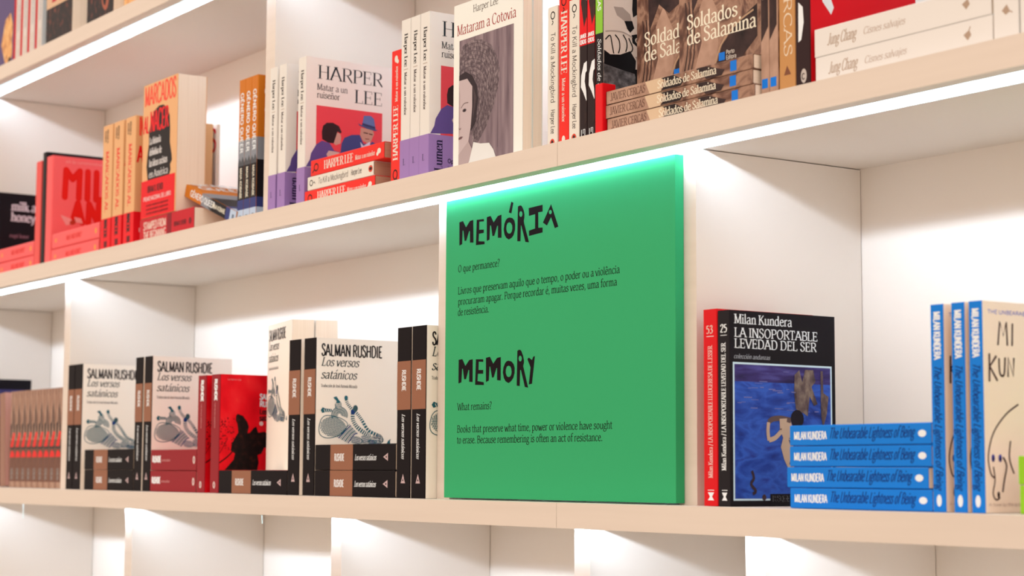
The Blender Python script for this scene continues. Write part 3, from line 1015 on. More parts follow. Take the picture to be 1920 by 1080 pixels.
def art_mk(a, W, D, H):
    ring(a, W*.52, H-.011, BLACK, .0040)
    a.text('s', 'To Kill a Mockingbird', W*.34, H-.032, .0088, M((92, 76, 70)), .088, 'd', 'hand', .09)
    a.text('s', 'Harper Lee', W*.36, H-.128, .0082, M((92, 76, 70)), .030, 'd', 'hand', .09)
    a.ell('s', W*.5, .0080, W*.24, .0058, M((226, 84, 60)))
    a.ell('s', W*.5, .0080, W*.12, .0040, M((60, 40, 40)))


kind('mk', .0205, .110, .1780, c_hcr, None, None, art_mk)
kind('mkl', .0204, .111, .1910, c_hcr, None, None, art_mk, pages=PAGES_TAN)

# ---- cover-out novel with monochrome photograph of a child in a straw hat
c_plank = noise_mat('weathered_plank_print', [(.25, (104, 80, 84)), (.5, (146, 118, 118)), (.75, (172, 144, 140))], (140, 90, 9), 5, .5)
c_straw = noise_mat('straw_print', [(.3, (84, 66, 68)), (.5, (124, 100, 100)), (.7, (166, 140, 134))], (420, 330, 200), 3, .5)


def art_mat(a, W, D, H):
    def q(X, Y):
        # a cover seen at an angle, drawn flat
        u = (X-35)/450*.1593
        yt = 48-.335*(X-35)*.98
        return (u, .2227-(Y-yt)*.000209*(1-.00024*(X-35)))
    a.text('f', 'Harper Lee', .0465, .2060, .0095, M((90, 66, 60)), .0575, style='serif', weight=.12)
    a.text('f', 'Mataram a Cotovia', .0085, .1810, .0138, M((176, 58, 56)), .136, style='serif', weight=.12)
    a.rect('f', .0145, .0005, .1395, .1735, c_plank)
    a.line('f', [(.072, .173), (.072, .110)], .0012, M((66, 48, 54)), False)
    a.line('f', [(.106, .150), (.104, .020)], .0007, M((92, 70, 76)), False)
    hat = [(.0147, .158), (.024, .166), (.045, .170), (.068, .166), (.088, .156), (.100, .142), (.108, .122), (.106, .100), (.096, .076),
           (.080, .052), (.062, .034), (.046, .026), (.046, .060), (.0147, .060)]
    a.poly('f', hat, c_straw)
    for k in range(1, 12):
        f = 1-k*.045
        a.line('f', [(.0150+(x-.0147)*f, .060+(y-.060)*f) for x, y in hat[1:11]], .0007 if k % 2 else .0004, M((92, 72, 74)))
    a.poly('f', [(.0147, .127), (.030, .130), (.046, .122), (.056, .108), (.060, .090), (.054, .060), (.044, .050), (.0147, .060)], M((58, 42, 46)))
    a.poly('f', [(.0147, .120), (.034, .120), (.046, .108), (.046, .080), (.043, .055), (.038, .037), (.0147, .022)], M((206, 176, 168)))
    a.poly('f', [(.0147, .118), (.0147, .040), (.0175, .052), (.0175, .100)], M((186, 154, 148)))
    a.poly('f', [(.046, .112), (.050, .090), (.047, .062), (.042, .055), (.050, .070), (.056, .092)], M((84, 64, 64)))
    a.line('f', [(.0200, .0830), (.0270, .0880), (.0370, .0880)], .0011, M((120, 92, 88)))
    a.ell('f', .0280, .0790, .0046, .0022, M((90, 68, 70)))
    a.ell('f', .0280, .0790, .0018, .0018, M((34, 26, 30)))
    a.line('f', [(.0150, .0570), (.0180, .0550), (.0200, .0570)], .0012, M((128, 96, 92)))
    a.poly('f', [(.0147, .0445), (.0200, .0455), (.0250, .0445), (.0210, .0420), (.0147, .0415)], M((122, 84, 84)))
    a.poly('f', [(.0147, .022), (.038, .037), (.046, .026), (.040, .0006), (.0147, .0006)], M((190, 160, 152)))
    a.poly('f', [(.030, .0006), (.040, .010), (.050, .034), (.066, .030), (.086, .028), (.096, .018), (.105, .0006)], M((236, 220, 206)))


kind('mat', .0150, .1593, .2227, c_hcr, M((248, 232, 214)), None, art_mat)

# ---- black, red and white spines
c_rb = noise_mat('dark_red_print', [(.3, (40, 26, 26)), (.5, (64, 38, 34)), (.68, (120, 30, 30)), (.85, (160, 26, 30))], (120, 60, 40), 4, .5)


def art_cx(a, W, D, H):
    a.rect('s', .0003, .118, W-.0003, H-.001, M((236, 24, 32)))
    a.poly('s', [(W*.2, .1700), (W*.6, .1400), (W*.98, .1520), (W*.98, .1960), (W*.4, .1960)], c_rb)
    a.poly('s', [(W*.55, H-.001), (W*.98, H-.001), (W*.98, .1720), (W*.7, .1740)], c_wht)
    a.text('s', 'JAVIER', W*.08, .127, .0048, c_wht, W*.8, 'r', 'sansb')
    a.text('s', 'CERCAS', W*.08, .120, .0048, c_wht, W*.8, 'r', 'sansb')
    a.poly('s', [(W*.98, .098), (W*.60, .096), (W*.25, .082), (W*.20, .068), (W*.55, .060), (W*.98, .048), (W*.90, .062), (W*.70, .074), (W*.80, .084), (W*.98, .086)], c_wht)
    a.poly('s', [(W*.98, .052), (W*.70, .040), (W*.72, .020), (W*.98, .026)], c_rb)
    a.line('s', [(W*.30, .0160), (W*.30, .0080), (W*.74, .0080), (W*.74, .0160), (W*.52, .0160), (W*.52, .0110)], .0012, c_wht, False)


kind('cx', .0150, .140, .2150, M((50, 32, 32)), M((214, 26, 30)), None, art_cx)
c_bwf = noise_mat('grey_coat_print', [(.3, (70, 62, 60)), (.5, (110, 98, 94)), (.7, (158, 142, 136))], (110, 110, 110), 4, .5)


def art_gr(a, W, D, H):
    a.rect('s', .0002, .127, W-.0002, H-.001, M((152, 196, 62)))
    a.text('s', 'JAVIER CERCAS', W*.30, H-.004, .0060, c_wht, .072, 'd', 'sansb')
    a.text('s', 'Soldados de Salamina', W*.32, .121, .0064, c_wht, .092, 'd', 'ital', .17)
    skin, drk, shade = M((0.74, 0.66, 0.61)), M((24, 18, 20)), M((0.40, 0.34, 0.31))

    def q(X, Y):
        return (.001+(X-90)/240*.060, .165-Y/650*.1)
    P = lambda pts, m: a.poly('f', [q(*p) for p in pts], m)
    a.rect('f', .0008, .001, D-.001, H-.001, skin)
    P([(90, 480), (180, 500), (290, 530), (340, 560), (520, 600), (520, 1060), (90, 1060)], c_bwf)
    P([(92, 380), (130, 410), (190, 400), (250, 360), (285, 430), (280, 535), (190, 515), (92, 490)], drk)
    P([(265, -60), (340, -80), (340, 30), (300, 55), (268, 90), (262, 30)], drk)
    P([(150, 30), (205, 25), (250, 70), (262, 140), (240, 165), (215, 130), (170, 95)], shade)
    P([(215, 130), (262, 120), (275, 175), (250, 215), (232, 190)], drk)
    P([(258, 232), (300, 214), (345, 236), (345, 300), (300, 326), (264, 292)], drk)
    a.ell('f', *q(296, 268), .0042, .0034, skin)
    a.ell('f', *q(298, 270), .0026, .0030, drk)
    P([(280, 400), (330, 380), (345, 430), (300, 440)], shade)
    P([(270, 500), (345, 490), (345, 610), (285, 620), (282, 560)], drk)
    P([(290, 530), (345, 526), (345, 560), (300, 566)], shade)
    for pts in ([(100, 300), (128, 262), (140, 330), (150, 400)], [(158, 250), (182, 290), (186, 350), (178, 392)],
                [(206, 240), (226, 284), (230, 330), (222, 372)], [(240, 260), (262, 320), (262, 352), (250, 372)]):
        a.line('f', [q(*p) for p in pts], .0016, drk)
    a.line('f', [q(*p) for p in [(100, 236), (150, 222), (210, 222), (262, 250)]], .0014, shade)
    P([(340, -100), (520, -200), (520, 620), (345, 560)], skin)


kind('gr', .0142, .140, .2300, M((40, 32, 32)), M((0.74, 0.66, 0.61)), None, art_gr)

# ---- brown war novel, cover-out, lying and upright
c_sold = noise_mat('leather_coat_print', [(.25, (48, 32, 30)), (.42, (120, 80, 64)), (.55, (180, 134, 108)), (.66, (128, 88, 72)), (.8, (56, 36, 34))], (24, 34, 22), 6, .45, 1.4)
c_sdk = noise_mat('dark_cloth_print', [(.3, (44, 30, 30)), (.6, (76, 52, 48)), (.85, (112, 78, 66))], (50, 50, 50), 4, .5)
c_stan = noise_mat('tan_cloth_print', [(.3, (172, 128, 104)), (.6, (200, 154, 128)), (.85, (184, 138, 112))], (40, 40, 40), 4, .5)
c_plog = M((24, 124, 206))


def art_sold(a, W, D, H):
    a.poly('f', [(.024, .001), (.040, .040), (.036, .078), (.050, .100), (.070, .066), (.068, .030), (.060, .001)], c_stan)
    a.poly('f', [(.060, .001), (.074, .030), (.100, .052), (.132, .066), (.132, .030), (.105, .010), (.09, .001)], c_sdk)
    a.line('f', [(.060, .003), (.072, .030), (.098, .050), (.126, .060)], .0022, M((196, 152, 118)))
    a.poly('f', [(.024, .075), (.042, .104), (.060, .090), (.080, .098), (.120, .110), (.120, .150), (.020, .150)], c_sdk)
    a.poly('f', [(.046, .110), (.080, .112), (.082, .150), (.040, .150)], c_stan)
    for x in (.008, .014, .020):
        a.line('f', [(x, .004), (x+.008, .040), (x+.004, .090)], .0016, c_sdk)
    a.text('f', 'Soldados', .0144, .0585, .0160, M((250, 226, 196)), .0860, style='serifb', weight=.17)
    a.text('f', 'de Salamina', .0144, .0405, .0160, M((250, 226, 196)), .1160, style='serifb', weight=.17)
    a.rect('f', .0690, .0130, .0790, .0220, c_plog)
    a.text('f', 'Porto', .0810, .0185, .0046, M((214, 190, 172)), .014, style='sansb')
    a.text('f', 'Editora', .0810, .0125, .0046, M((214, 190, 172)), .017, style='sansb')


kind('so', .0140, .1390, .2350, c_sold, c_sold, None, art_sold)


def art_sl(a, W, D, H):
    a.rect('s', .0005, H-.080, W-.0005, H-.001, c_stan)
    a.text('s', 'JAVIER CERCAS', W*.24, H-.008, .0088, M((112, 74, 60)), .064, 'd', 'serif')
    a.poly('s', [(.0005, H-.080), (W-.0005, H-.072), (W-.0005, H-.105), (.0005, H-.100)], M((226, 186, 150)))
    a.poly('s', [(.0010, H-.100), (W*.6, H-.112), (W-.001, H-.100), (W-.001, H-.122), (W*.4, H-.140), (.001, H-.134)], M((48, 34, 34)))
    a.poly('s', [(.0010, .075), (W-.001, .092), (W-.001, .075), (W*.4, .045), (.001, .050)], c_sdk)
    a.text('s', 'Soldados de Salamina', W*.26, H-.094, .0088, M((248, 222, 192)), .100, 'd', 'serifb', .16)
    a.rect('s', W*.16, .026, W*.86, .036, c_plog)


kind('sl', .0160, .1500, .2525, c_sold, c_sold, None, art_sl)


def art_su(a, W, D, H):
    a.poly('s', [(.001, .060), (W-.001, .075), (W-.001, .125), (W*.5, .115), (.001, .130)], c_sdk)
    a.text('s', 'Soldados de Salamina', W*.24, .195, .0080, M((240, 208, 178)), .090, 'd', 'serifb', .16)
    a.rect('s', W*.14, .010, W*.84, .020, c_plog)


kind('su', .0128, .140, .2300, c_stan, c_sold, None, art_su)
c_tan = M((206, 144, 88))


def art_tan(a, W, D, H):
    a.text('s', 'JAVIER CERCAS', W*.32, .220, .0118, M((240, 208, 176)), .182, 'd', 'serifb', .15)
    a.poly('s', [(W*.3, .019), (W*.5, .029), (W*.74, .019)], M((138, 84, 60)))


kind('tan', .0240, .150, .2300, c_tan, None, None, art_tan)


def art_dk(a, W, D, H):
    a.poly('s', [(W*.45, .215), (W*.9, .190), (W*.98, .150), (W*.7, .150), (W*.4, .185)], c_wht)
    a.poly('s', [(W*.22, .092), (W*.52, .086), (W*.58, .070), (W*.40, .052), (W*.2, .050)], c_wht)
    a.ell('s', W*.55, .014, W*.20, .0075, M((206, 182, 166)))
    a.text('s', 'C', W*.42, .0105, .006, M((60, 34, 32)), .004, 'r', 'sansb')
    a.poly('f', [(.0010, .215), (.010, .190), (.016, .150), (.026, .105), (.034, .088), (.030, .080), (.018, .092), (.004, .140)], c_wht)
    a.poly('f', [(.018, .160), (.040, .215), (.055, .160), (.062, .120), (.050, .112), (.046, .150), (.036, .120), (.026, .104)], c_rb)
    a.text('f', 'La verdad de la historia que nadie', .058, .164, .0050, c_wht, .088, style='sansb')
    a.text('f', 'se ha atrevido a contar', .058, .156, .0050, c_wht, .064, style='sansb')
    for k, w in enumerate((.060, .055, .058, .046)):
        a.text('f', 'en las calles de una ciudad', .050, .131-k*.0075, .0046, c_wht, w, style='sansb')


kind('dk', .0213, .155, .2200, M((58, 34, 34)), M((224, 18, 32)), None, art_dk)
c_jc = M((240, 219, 203))
c_jink = M((188, 152, 126))


def art_jc(a, W, D, H):
    a.text('s', 'Jung Chang', W*.34, H-.018, .0115, c_jink, .040, 'd', 'ital', .10)
    a.text('s', 'Cisnes salvajes', W*.40, H-.068, .0070, M((198, 164, 142)), .056, 'd', 'ital')
    a.poly('s', [(W*.35, .030), (W*.55, .035), (W*.68, .028), (W*.5, .0255)], c_jink)
    a.line('s', [(W*.62, .029), (W*.78, .0265)], .0010, c_jink)


kind('jc', .0292, .150, .2310, c_jc, None, None, art_jc)

# ---- the novels at the left of the middle shelf
c_milk = M((252, 104, 100))
c_mred = M((232, 30, 20))
c_gold = M((236, 160, 70))


def art_milkred(a, W, D, H):
    def bar(x0, y0, x1, y1, w=.0125):
        a.line('f', [(x0, y0), (x1, y1)], w, c_mred, False)
        for x, y in ((x0, y0), (x1, y1)):
            a.ell('f', x, y, w/2, w/2, c_mred)
    z0, z1 = .1355, .1885
    bar(.0260, z0, .0275, z1); bar(.0275, z1, .0410, .1715); bar(.0410, .1715, .0555, z1); bar(.0555, z1, .0545, z0)
    bar(.0720, z0, .0720, z1)
    bar(.0900, z1, .0900, z0); bar(.0900, z0, .1080, z0)
    bar(.0430, .0885, .0530, .1255); bar(.0530, .1255, .0630, .0885); bar(.0470, .1010, .0600, .1010, .009)
    bar(.0750, .0885, .0760, .1255); bar(.0760, .1255, .0950, .0885); bar(.0950, .0885, .0960, .1255)
    a.text('f', 'edição comemorativa', .026, .2025, .006, M((250, 150, 140)), .075, style='sans')
    bee = M((246, 150, 140))
    a.poly('f', [(.018, .100), (.040, .094), (.042, .084), (.030, .080), (.024, .090)], bee)
    a.ell('f', .044, .088, .0080, .0042, M((196, 60, 40)), 12, .5)
    a.poly('f', [(.046, .098), (.060, .096), (.064, .086), (.050, .088)], bee)


kind('mred', .0320, .152, .2150, c_milk, None, None, art_milkred, hard=True)
kind('mpink', .0280, .128, .2120, M((240, 92, 84)), None, None, None)
kind('mblack', .0205, .152, .2262, M((30, 22, 26)), None, None, None, hard=True)


def art_milkblk(a, W, D, H):
    w = M((220, 196, 192))
    a.text('f', 'milk and', .0300, .1430, .0185, w, .076, style='serifb')
    a.text('f', 'honey', .0300, .1210, .0185, w, .052, style='serifb')
    a.text('f', 'rupi kaur', .0280, .0870, .0080, M((176, 120, 126)), .042, style='serif')


kind('milk', .0160, .145, .1790, M((32, 24, 28)), None, None, art_milkblk)


def art_ml(a, W, D, H):
    a.text('s', 'M', W*.38, H-.014, .008, c_gold, .010, 'd', 'sansb')
    a.text('s', 'MILK AND HONEY', W*.36, H-.072, .0095, c_mred, .075, 'd', 'sansb', .15)
    a.ell('s', W*.5, .016, W*.18, .0042, c_gold)


kind('ml', .0300, .150, .2300, c_milk, None, None, art_ml, hard=True)
kind('mls', .0285, .150, .1950, c_milk, None, None, art_ml, hard=True)
c_or = M((240, 176, 122))
c_nr = M((240, 22, 34))


def art_nac(a, W, D, H):
    a.text('s', 'IBRAM X.', W*.42, .226, .0060, c_ink, .026, 'd', 'serifb')
    a.text('s', 'KENDI', W*.20, .224, .0060, c_ink, .020, 'd', 'serifb')
    a.text('s', 'MARCADOS AL', W*.34, .186, .0130, M((240, 72, 58)), .112, 'd', 'serifb')
    # front cover
    a.text('f', 'MARCADOS', .006, .198, .034, M((250, 88, 66)), .128, style='cond', weight=.13)
    a.poly('f', [(.026, .062), (.019, .090), (.022, .112), (.027, .130), (.026, .152), (.034, .172), (.048, .186), (.066, .192), (.084, .191),
                 (.100, .183), (.110, .168), (.113, .146), (.113, .122), (.121, .100), (.123, .090), (.116, .083), (.118, .074), (.111, .062)], BLACK)
    a.text('f', 'AL', .004, .150, .030, c_nr, .022, style='cond', weight=.13)
    a.text('f', 'NACER', .030, .150, .036, c_nr, .076, style='cond', weight=.13)
    g = M((214, 196, 186))
    for k, (s, w) in enumerate((('La historia', .046), ('definitiva de', .050), ('las ideas racistas', .074), ('en América', .078))):
        a.text('f', s, .030, .128-k*.0195, .0120, g, w, style='serifb')


def nac_band(a, W, D, zt):
    a.text('s', 'NACER', W*.34, zt-.002, .0130, BLACK, .032, 'd', 'serifb', .22)
    a.rect('s', W*.36, .010, W*.68, .021, M((110, 24, 30)))
    a.text('f', 'IBRAM X. KENDI', .026, zt-.022, .0110, M((120, 16, 26)), .064, style='cond', weight=.2)
    a.text('f', 'PREMIO NACIONAL DEL LIBRO', .010, zt-.036, .0070, M((250, 190, 180)), .112, style='sansb')
    for k in range(3):
        a.text('f', 'una obra necesaria y apasionante', .022, zt-.0460-k*.0070, .0040, M((120, 16, 26)), .090, style='sans', weight=.2)


kind('nac', .0430, .150, .2340, c_or, c_or, c_or, art_nac, band=(.0625, c_nr, nac_band))
kind('nacf', .0540, .1405, .2360, c_or, c_or, c_or, art_nac, band=(.0660, c_nr, nac_band))
kind('nacs', .0060, .150, .2340, c_or, M((244, 206, 180)), c_or, lambda a, W, D, H: (
    a.text('f', 'S', .121, .186, .040, M((240, 50, 56)), .027, style='cond', weight=.16),
    a.poly('f', [(.120, .110), (.127, .150), (.133, .110)], BLACK),
    a.rect('f', .112, .100, .124, .122, c_nr)))


def art_st(a, W, D, H):
    w = M((236, 190, 170))
    a.rect('s', W*.01, H-.130, W*.99, H-.112, M((150, 20, 36)))
    a.text('s', 'STAMPED FROM', W*.54, H-.016, .0130, w, .092, 'd', 'fat', .2)
    a.text('s', 'THE BEGINNING', W*.16, H-.016, .0130, w, .092, 'd', 'fat', .2)
    a.text('s', 'IBRAM X. KENDI', W*.42, H-.140, .0075, M((120, 16, 30)), .048, 'd', 'sansb')
    a.ell('s', W*.5, .014, W*.13, .0055, M((130, 18, 32)))


kind('st', .0435, .150, .2170, M((206, 26, 42)), M((206, 10, 24)), None, art_st)
c_go = M((214, 120, 32))


def art_gen(a, W, D, H):
    gx, bl, nv, wt = M((150, 144, 144)), M((34, 28, 32)), M((62, 66, 116)), M((196, 198, 206))
    for z0, z1, m in ((.100, .136, gx), (.040, .100, bl), (.024, .040, nv), (.001, .024, wt)):
        a.rect('s', .0003, z0, W-.0003, z1, m)
        a.rect('f', .0003, z0, D-.0003, z1, m)
    a.poly('s', [(.0003, .1000), (W*.25, .108), (W*.5, .101), (W*.75, .110), (W-.0003, .100), (W-.0003, .095), (.0003, .095)], M((92, 88, 88)))
    a.text('s', 'GÉNERO QUEER', W*.30, H-.022, .0098, c_wht, .098, 'd', 'sansb')
    a.text('s', 'MAIA KOBABE', W*.34, .092, .0070, M((226, 206, 180)), .050, 'd', 'sansb')
    a.rect('s', W*.34, .008, W*.66, .015, M((120, 124, 134)))
    a.text('f', 'GÉNERO', .012, .200, .020, c_wht, .110, style='fat', weight=.2)
    a.text('f', 'QUEER', .012, .170, .020, c_wht, .090, style='fat', weight=.2)


kind('gen', .0215, .160, .2360, c_go, None, None, art_gen)
kind('rwn', .0310, .150, .2296, c_dark, c_cream, c_cream, art_rw)
kind('rwa', .0358, .150, .2160, c_dark, c_cream, c_cream, art_rw)
kind('rwb', .0358, .150, .2270, c_dark, c_cream, c_cream, art_rw)
kind('rwc', .0364, .150, .2230, c_dark, c_cream, c_cream, art_rw)
kind('genl', .0210, .150, .2030, c_go, None, None, art_gen)

# ---- upper shelf novels
c_pu = M((104, 82, 118))
c_ora = noise_mat('orange_figure_print', [(.3, (150, 90, 70)), (.45, (232, 158, 96)), (.65, (244, 186, 122)), (.85, (214, 128, 66))], (70, 70, 50), 4, .5)
c_dkp = noise_mat('black_orange_print', [(.3, (30, 22, 26)), (.55, (44, 32, 34)), (.68, (120, 58, 44)), (.85, (200, 96, 64))], (60, 120, 60), 4, .5)
kind('tpu', .030, .140, .215, c_pu, None, None, lambda a, W, D, H: (
    a.poly('f', [(.095, .018), (.122, .012), (.136, .030), (.132, .060), (.136, .090), (.120, .120), (.090, .110), (.070, .060)], c_ora),
    a.ell('f', .120, .016, .010, .012, M((70, 40, 34)))))
kind('trw', .0365, .140, .210, M((228, 206, 190)), M((232, 222, 214)), None, lambda a, W, D, H: (
    a.rect('s', .0004, .0004, W*.36, H-.0004, M((206, 16, 30))),
    a.text('s', 'HISTORIA UNIVERSAL', W*.62, H-.020, .0090, M((150, 140, 150)), .120, 'd', 'serif'),
    a.text('s', 'DO BEM', W*.62, .055, .0080, M((216, 170, 130)), .040, 'd', 'serif')))
kind('tra', .032, .1335, .215, M((30, 22, 24)), c_dkp, None, lambda a, W, D, H: (
    a.rect('f', .001, .0850, D-.001, H-.001, M((226, 178, 140))),
    a.text('f', 'Ra', .030, .0945, .0500, M((196, 22, 52)), .090, style='serifb', weight=.26)))
kind('tdk', .030, .1245, .215, M((30, 22, 24)), c_dkp, None, lambda a, W, D, H: (
    a.ell('f', .085, .060, .018, .034, M((178, 96, 72)), 16, .2),
    a.ell('f', .082, .058, .009, .022, M((50, 34, 34)), 16, .2)))
kind('tor', .030, .140, .215, c_ora, None, None)

# ================================================================== bottom row of books
g = 'brown photo-spined paperbacks at the far left of the lower shelf'
put('bktall', 'tall black book with a violet cover panel standing alone behind the brown paperbacks', 'up', -4.035, Z0, .045)
put('pk', 'pinkish brown paperback leaning left beside the row of nine brown spines', 'up', -3.806, Z0, .055)
bpy.context.view_layer.update()
ob = [o for o in col.objects if o.get('label', '').startswith('pinkish brown')][0]
ob.rotation_euler = (0, -.085, 0)
ob.location.z += .0002
ORD = ['first', 'second', 'third', 'fourth', 'fifth', 'sixth', 'seventh', 'eighth', 'ninth']
for i in range(9):
    put('br', ORD[i] + ' from the left of nine brown paperback spines with red marks', 'up', -3.7535+i*.0307, Z0, .055, g)

gr_ = 'cream novels with black and brown spines'
gl = 'cream novels with black and brown spines lying flat'
put('rwn', 'black and brown spined novel standing against the wooden divider beside the brown paperbacks', 'up', -3.3895, Z0, .03, gr_)
put('rw', 'cream novel whose cover rises above the left lying pair of black books', 'up', -3.3565, Z0, .03, gr_)
put('rwa', 'black novel with brown band lying flat, lower of the left pair', 'flat', -3.0838, Z0, .03, gl)
put('rwa', 'black novel with brown band lying flat, upper of the left pair', 'flat', -3.0850, Z0+.0361, .03, gl)
put('rwn', 'black and brown spined novel right of the left lying pair', 'up', -3.0823, Z0, .03, gr_)
put('rwn', 'cream novel with its cover seen just left of the two small dark red spines', 'up', -3.0448, Z0, .03, gr_)
kind('rrk', .0345, .126, .1770, c_dred, c_red, c_dred, lambda a, W, D, H: (
    a.text('s', 'RUSHDIE', W*.40, H-.006, .0100, c_wht, .034, 'd', 'sansb', .24),
    a.text('s', 'Los versos satánicos', W*.44, H-.041, .0042, M((226, 150, 140)), .036, 'd', 'sans'),
    a.ell('s', W/2, .0095, .0064, .0042, M((236, 205, 190))),
    a.ell('s', W/2, .0095, .0036, .0014, c_dred)))
g = 'small dark red novels'
put('rrk', 'dark red small novel lying flat on the shelf, lower of two', 'flat', -2.8345, Z0, .03, g)
put('rrk', 'dark red small novel lying flat on top of another dark red one', 'flat', -2.8335, Z0+.0352, .03, g)
put('rr', 'small dark red spine standing right beside the lying dark red pair', 'up', -2.8326, Z0, .03, g)
put('rr', 'small red novel showing its cover of dark trees under a red sky', 'up', -2.7830, Z0, .03, g)
put('rwb', 'black novel with brown band lying alone under the red tree cover', 'flat', -2.5238, Z0, .03, gl)
put('rw', 'cream novel turned cover-out, front one of two standing on a lying black book', 'face', -2.7089, Z0+.0366, .0940, gr_, 0, -.2356)
put('rw', 'cream novel behind the cover-out one, only its pages showing', 'face', -2.7003, Z0+.0366, .1300, gr_, 0, -.2356)
put('rw', 'left one of the two black and brown spines left of the middle lying pair', 'up', -2.5230, Z0, .03, gr_)
put('rw', 'cream novel with its blue-green drawing cover seen sharply above the middle lying pair', 'up', -2.4767, Z0, .03, gr_)
put('rwc', 'black novel with brown band lying flat, lower of the pair near the green sign', 'flat', -2.2160, Z0, .03, gl)
put('rwc', 'black novel with brown band lying flat, upper of the pair near the green sign', 'flat', -2.2155, Z0+.0368, .03, gl)
put('rw', 'black and brown spine second from the green sign', 'up', -2.2132, Z0, .03, gr_)
put('rw', 'black and brown spined novel directly beside the green sign', 'up', -2.1754, Z0, .03, gr_)

put('tr', 'bright red paperback with number 53 behind the black one', 'up', -1.5767, Z0, .03)
put('tb', 'black paperback with a blue bathing scene cover right of the green sign', 'up', -1.5530, Z0, .03)
g = 'blue spined novels lying in a stack'
for i, (xr, s) in enumerate(((-1.2490, 'lowest'), (-1.2535, 'second from the bottom, shifted left,'), (-1.2492, 'third from the bottom'), (-1.2490, 'topmost'))):
    put('bll', 'blue spined novel lying ' + s + ' in the stack of four', 'flat', xr, Z0+i*.0211, .03, g)
g = 'blue spined novels standing'
for i, (x, s) in enumerate(((-1.2483, 'touching the blue stack'), (-1.2224, 'in the middle of three'), (-1.2012, 'with a pale hand-drawn animal cover'))):
    put('bl', 'standing blue spined novel ' + s, 'up', x, Z0, .03, g)
g = 'lime green books at the right edge'
put('lime', 'lime green book lying lower at the right edge of the lower shelf', 'flat', -.9545, Z0, .03, g)
put('lime', 'lime green book lying upper at the right edge of the lower shelf', 'flat', -.9556, Z0+.0262, .03, g)

# ================================================================== middle row of books
put('milk', 'small black book with pale lettering at the far left of the middle shelf', 'up', -3.8165, Z1, .03)
g = 'coral hardbacks lying at the far left'
put('mls', 'coral hardback lying lower in front of the small black book', 'flat', -3.5862, Z1, .03, g)
put('mls', 'coral hardback lying upper in front of the small black book', 'flat', -3.5870, Z1+.0289, .03, g)
put('mpink', 'slim coral spine left of the black hardback', 'up', -3.5842, Z1, .03)
put('mblack', 'tall thin black hardback between coral books', 'up', -3.5513, Z1, .03)
put('mred', 'coral hardback with big red letters on its cover', 'up', -3.5302, Z1, .03)
g = 'coral hardbacks lying before the big lettered cover'
put('ml', 'coral hardback lying lower before the cover with big red letters', 'flat', -3.2620, Z1, .03, g)
put('ml', 'coral hardback lying upper before the cover with big red letters', 'flat', -3.2600, Z1+.0304, .03, g)
g = 'thick tan paperbacks with red paper bands'
for x, s in ((-3.2523, 'leftmost'), (-3.2032, 'middle'), (-3.1506, 'rightmost')):
    put('nac', 'thick tan spine with red band, ' + s + ' of the three standing together', 'up', x, Z1, .03, g)
put('st', 'red paperback lying under the cover-out tan book with the black head', 'flat', -2.8627, Z1, .03)
put('nacf', 'thick tan book turned cover-out with black head silhouette and red band', 'face', -3.0762, Z1+.0439, .03)
put('nacs', 'tan book behind, only a strip with one red letter showing', 'face', -3.2540, Z1, .186)
put('genl', 'orange, grey and black book leaning aslant against the lying red paperback', 'flat', -2.7440, Z1+.0022, .046, None, .3407)
g = 'orange to black banded comics standing by the divider'
for x, s in ((-2.7405, 'left'), (-2.7187, 'middle'), (-2.6969, 'right')):
    put('gen', 'orange, grey, black and blue banded spine, ' + s + ' of three by the divider', 'up', x, Z1, .048, g)

g = 'tall cream novels with violet paper bands'
put('lum', 'tall cream spine with violet band right in front of the divider edge', 'up', -2.5995, Z1, .03, g)
put('lum', 'tall cream novel with violet band, second from the divider', 'up', -2.5697, Z1, .03, g)
put('lum', 'tall cream violet-banded novel with a girl and a man in a hat on its cover', 'up', -2.5080, Z1, .03, g)
put('hrk', 'red novel with cream lettering lying lowest of the stack before the hat cover', 'turned', -2.4825, Z1, .03)
put('mkl', 'cream novel with handwritten spine lying between two red ones', 'flat', -2.2830, Z1+.0229, .03)
put('hrl', 'red novel with cream lettering lying topmost before the hat cover', 'turned', -2.4648, Z1+.0436, .03)
put('hru', 'red spine with cream lettering standing left of three tall cream spines', 'up', -2.2366, Z1, .03)
for x, s in ((-2.2116, 'left'), (-2.1868, 'middle'), (-2.1620, 'right')):
    put('lum', 'tall cream violet-banded novel, ' + s + ' of three beside the straw hat cover', 'up', x, Z1, .03, g)
g = 'cream novels turned cover-out with a straw hat photograph'
put('mat', 'cover-out cream novel with a photograph of a child in a straw hat', 'face', -2.0792, Z1, .03, g)
put('mat', 'second cream novel hidden behind the straw hat cover, pages showing', 'face', -2.0792, Z1, .0456, g)
g = 'cream small novels with handwritten spines'
put('mk', 'cream handwritten spine standing left of the red spine in the upper middle', 'up', -1.8668, Z1, .03, g)
put('hrd', 'red spine with cream lettering between two cream handwritten spines', 'up', -1.8434, Z1, .03)
put('mk', 'cream handwritten spine standing right of the red spine in the upper middle', 'up', -1.8226, Z1, .03, g)
g = 'black and red spines with white swirls'
put('cx', 'left one of two black and red spines with white swirls', 'up', -1.8014, Z1, .03, g)
put('cx', 'right one of two black and red spines with white swirls', 'up', -1.7858, Z1, .03, g)
put('gr', 'black and lime spined novel with a monochrome face cover', 'up', -1.7697, Z1, .03)
b = MB()
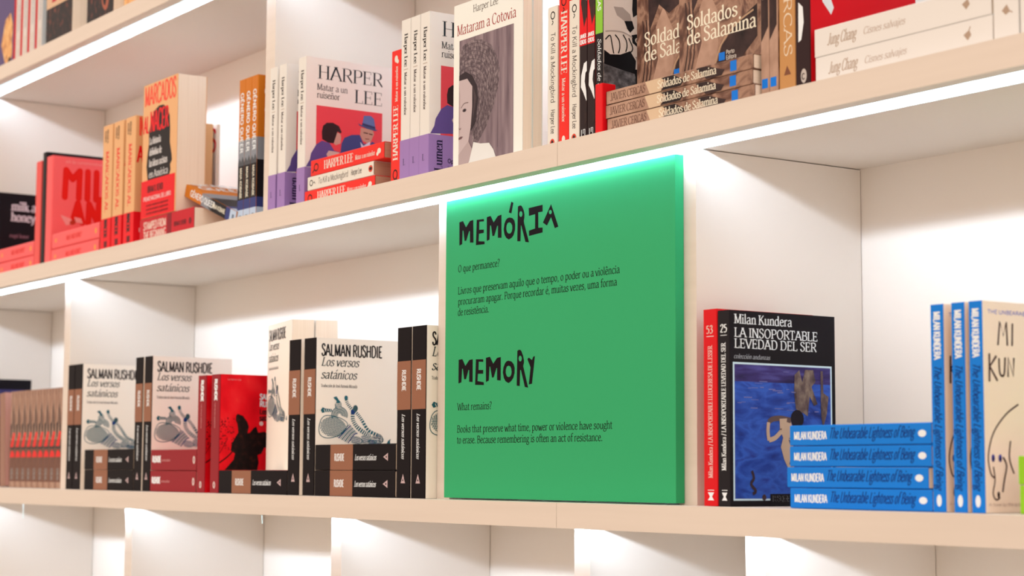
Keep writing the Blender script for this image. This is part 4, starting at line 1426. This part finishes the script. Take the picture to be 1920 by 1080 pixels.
b.box((0, 0, 0), (.0140, .0200, .0590), M((234, 22, 30), .4))
o = b.build('red_block', bevel=.0012)
o.location = (-1.7405, .0070, Z1)
tag(o, 'short bright red block left of the three stacked brown paperbacks', 'block')
g = 'brown sepia paperbacks'
for i, s in enumerate(('lowest', 'middle', 'topmost')):
    put('sl', 'brown sepia paperback lying ' + s + ' in the stack of three', 'flat', -1.4712-(.0, .003, .002)[i], Z1+.0163*i, .012, g)
put('so', 'brown sepia paperback cover-out behind, left of the two with big pale lettering', 'face', -1.7355, Z1+.0492, .065, g)
put('so', 'brown sepia paperback cover-out in front with its whole pale title visible', 'face', -1.6400, Z1+.0492, .050, g)
put('su', 'brown sepia spine standing at the right end of the brown stack', 'up', -1.4685, Z1, .0185, g)
put('su', 'brown sepia spine standing directly left of the plain tan spine', 'up', -1.4555, Z1, .0185, g)
put('tan', 'plain tan spine with pale capital letters', 'up', -1.4420, Z1, .02)
put('dk', 'dark spined book with bright red cover behind the lying cream books', 'up', -1.4172, Z1, .02)
g = 'cream novels with small brown lettering'
put('jc', 'cream novel lying lower of two at the right end of the middle shelf', 'flat', -1.1568, Z1, .02, g)
put('jc', 'cream novel lying upper of two at the right end of the middle shelf', 'flat', -1.1580, Z1+.0295, .02, g)
put('jc', 'cream spine standing next to the two lying cream novels', 'up', -1.1560, Z1, .02, g)
put('jc', 'cream spine at the very right edge of the middle shelf', 'up', -1.1250, Z1, .02, g)

# ================================================================== upper row of books
put('tpu', 'violet book with orange figures turned cover-out at the upper left corner', 'face', -3.8755, Z2, .03)
g = 'white spines with red stripes on the upper shelf'
for i, x in enumerate((-3.7342, -3.6962, -3.6562, -3.6152)):
    put('trw', 'white spine with red stripe, ' + ORD[i] + ' of four on the upper shelf', 'up', x, Z2, .03, g)
put('tra', 'cover-out book with tan top and black lower picture on the upper shelf', 'face', -3.5551, Z2, .03)
put('tdk', 'cover-out black book with orange patterns on the upper shelf', 'face', -3.3470, Z2, .03)
put('tor', 'orange book turned cover-out at the right end of the upper left group', 'face', -3.1740, Z2, .03)
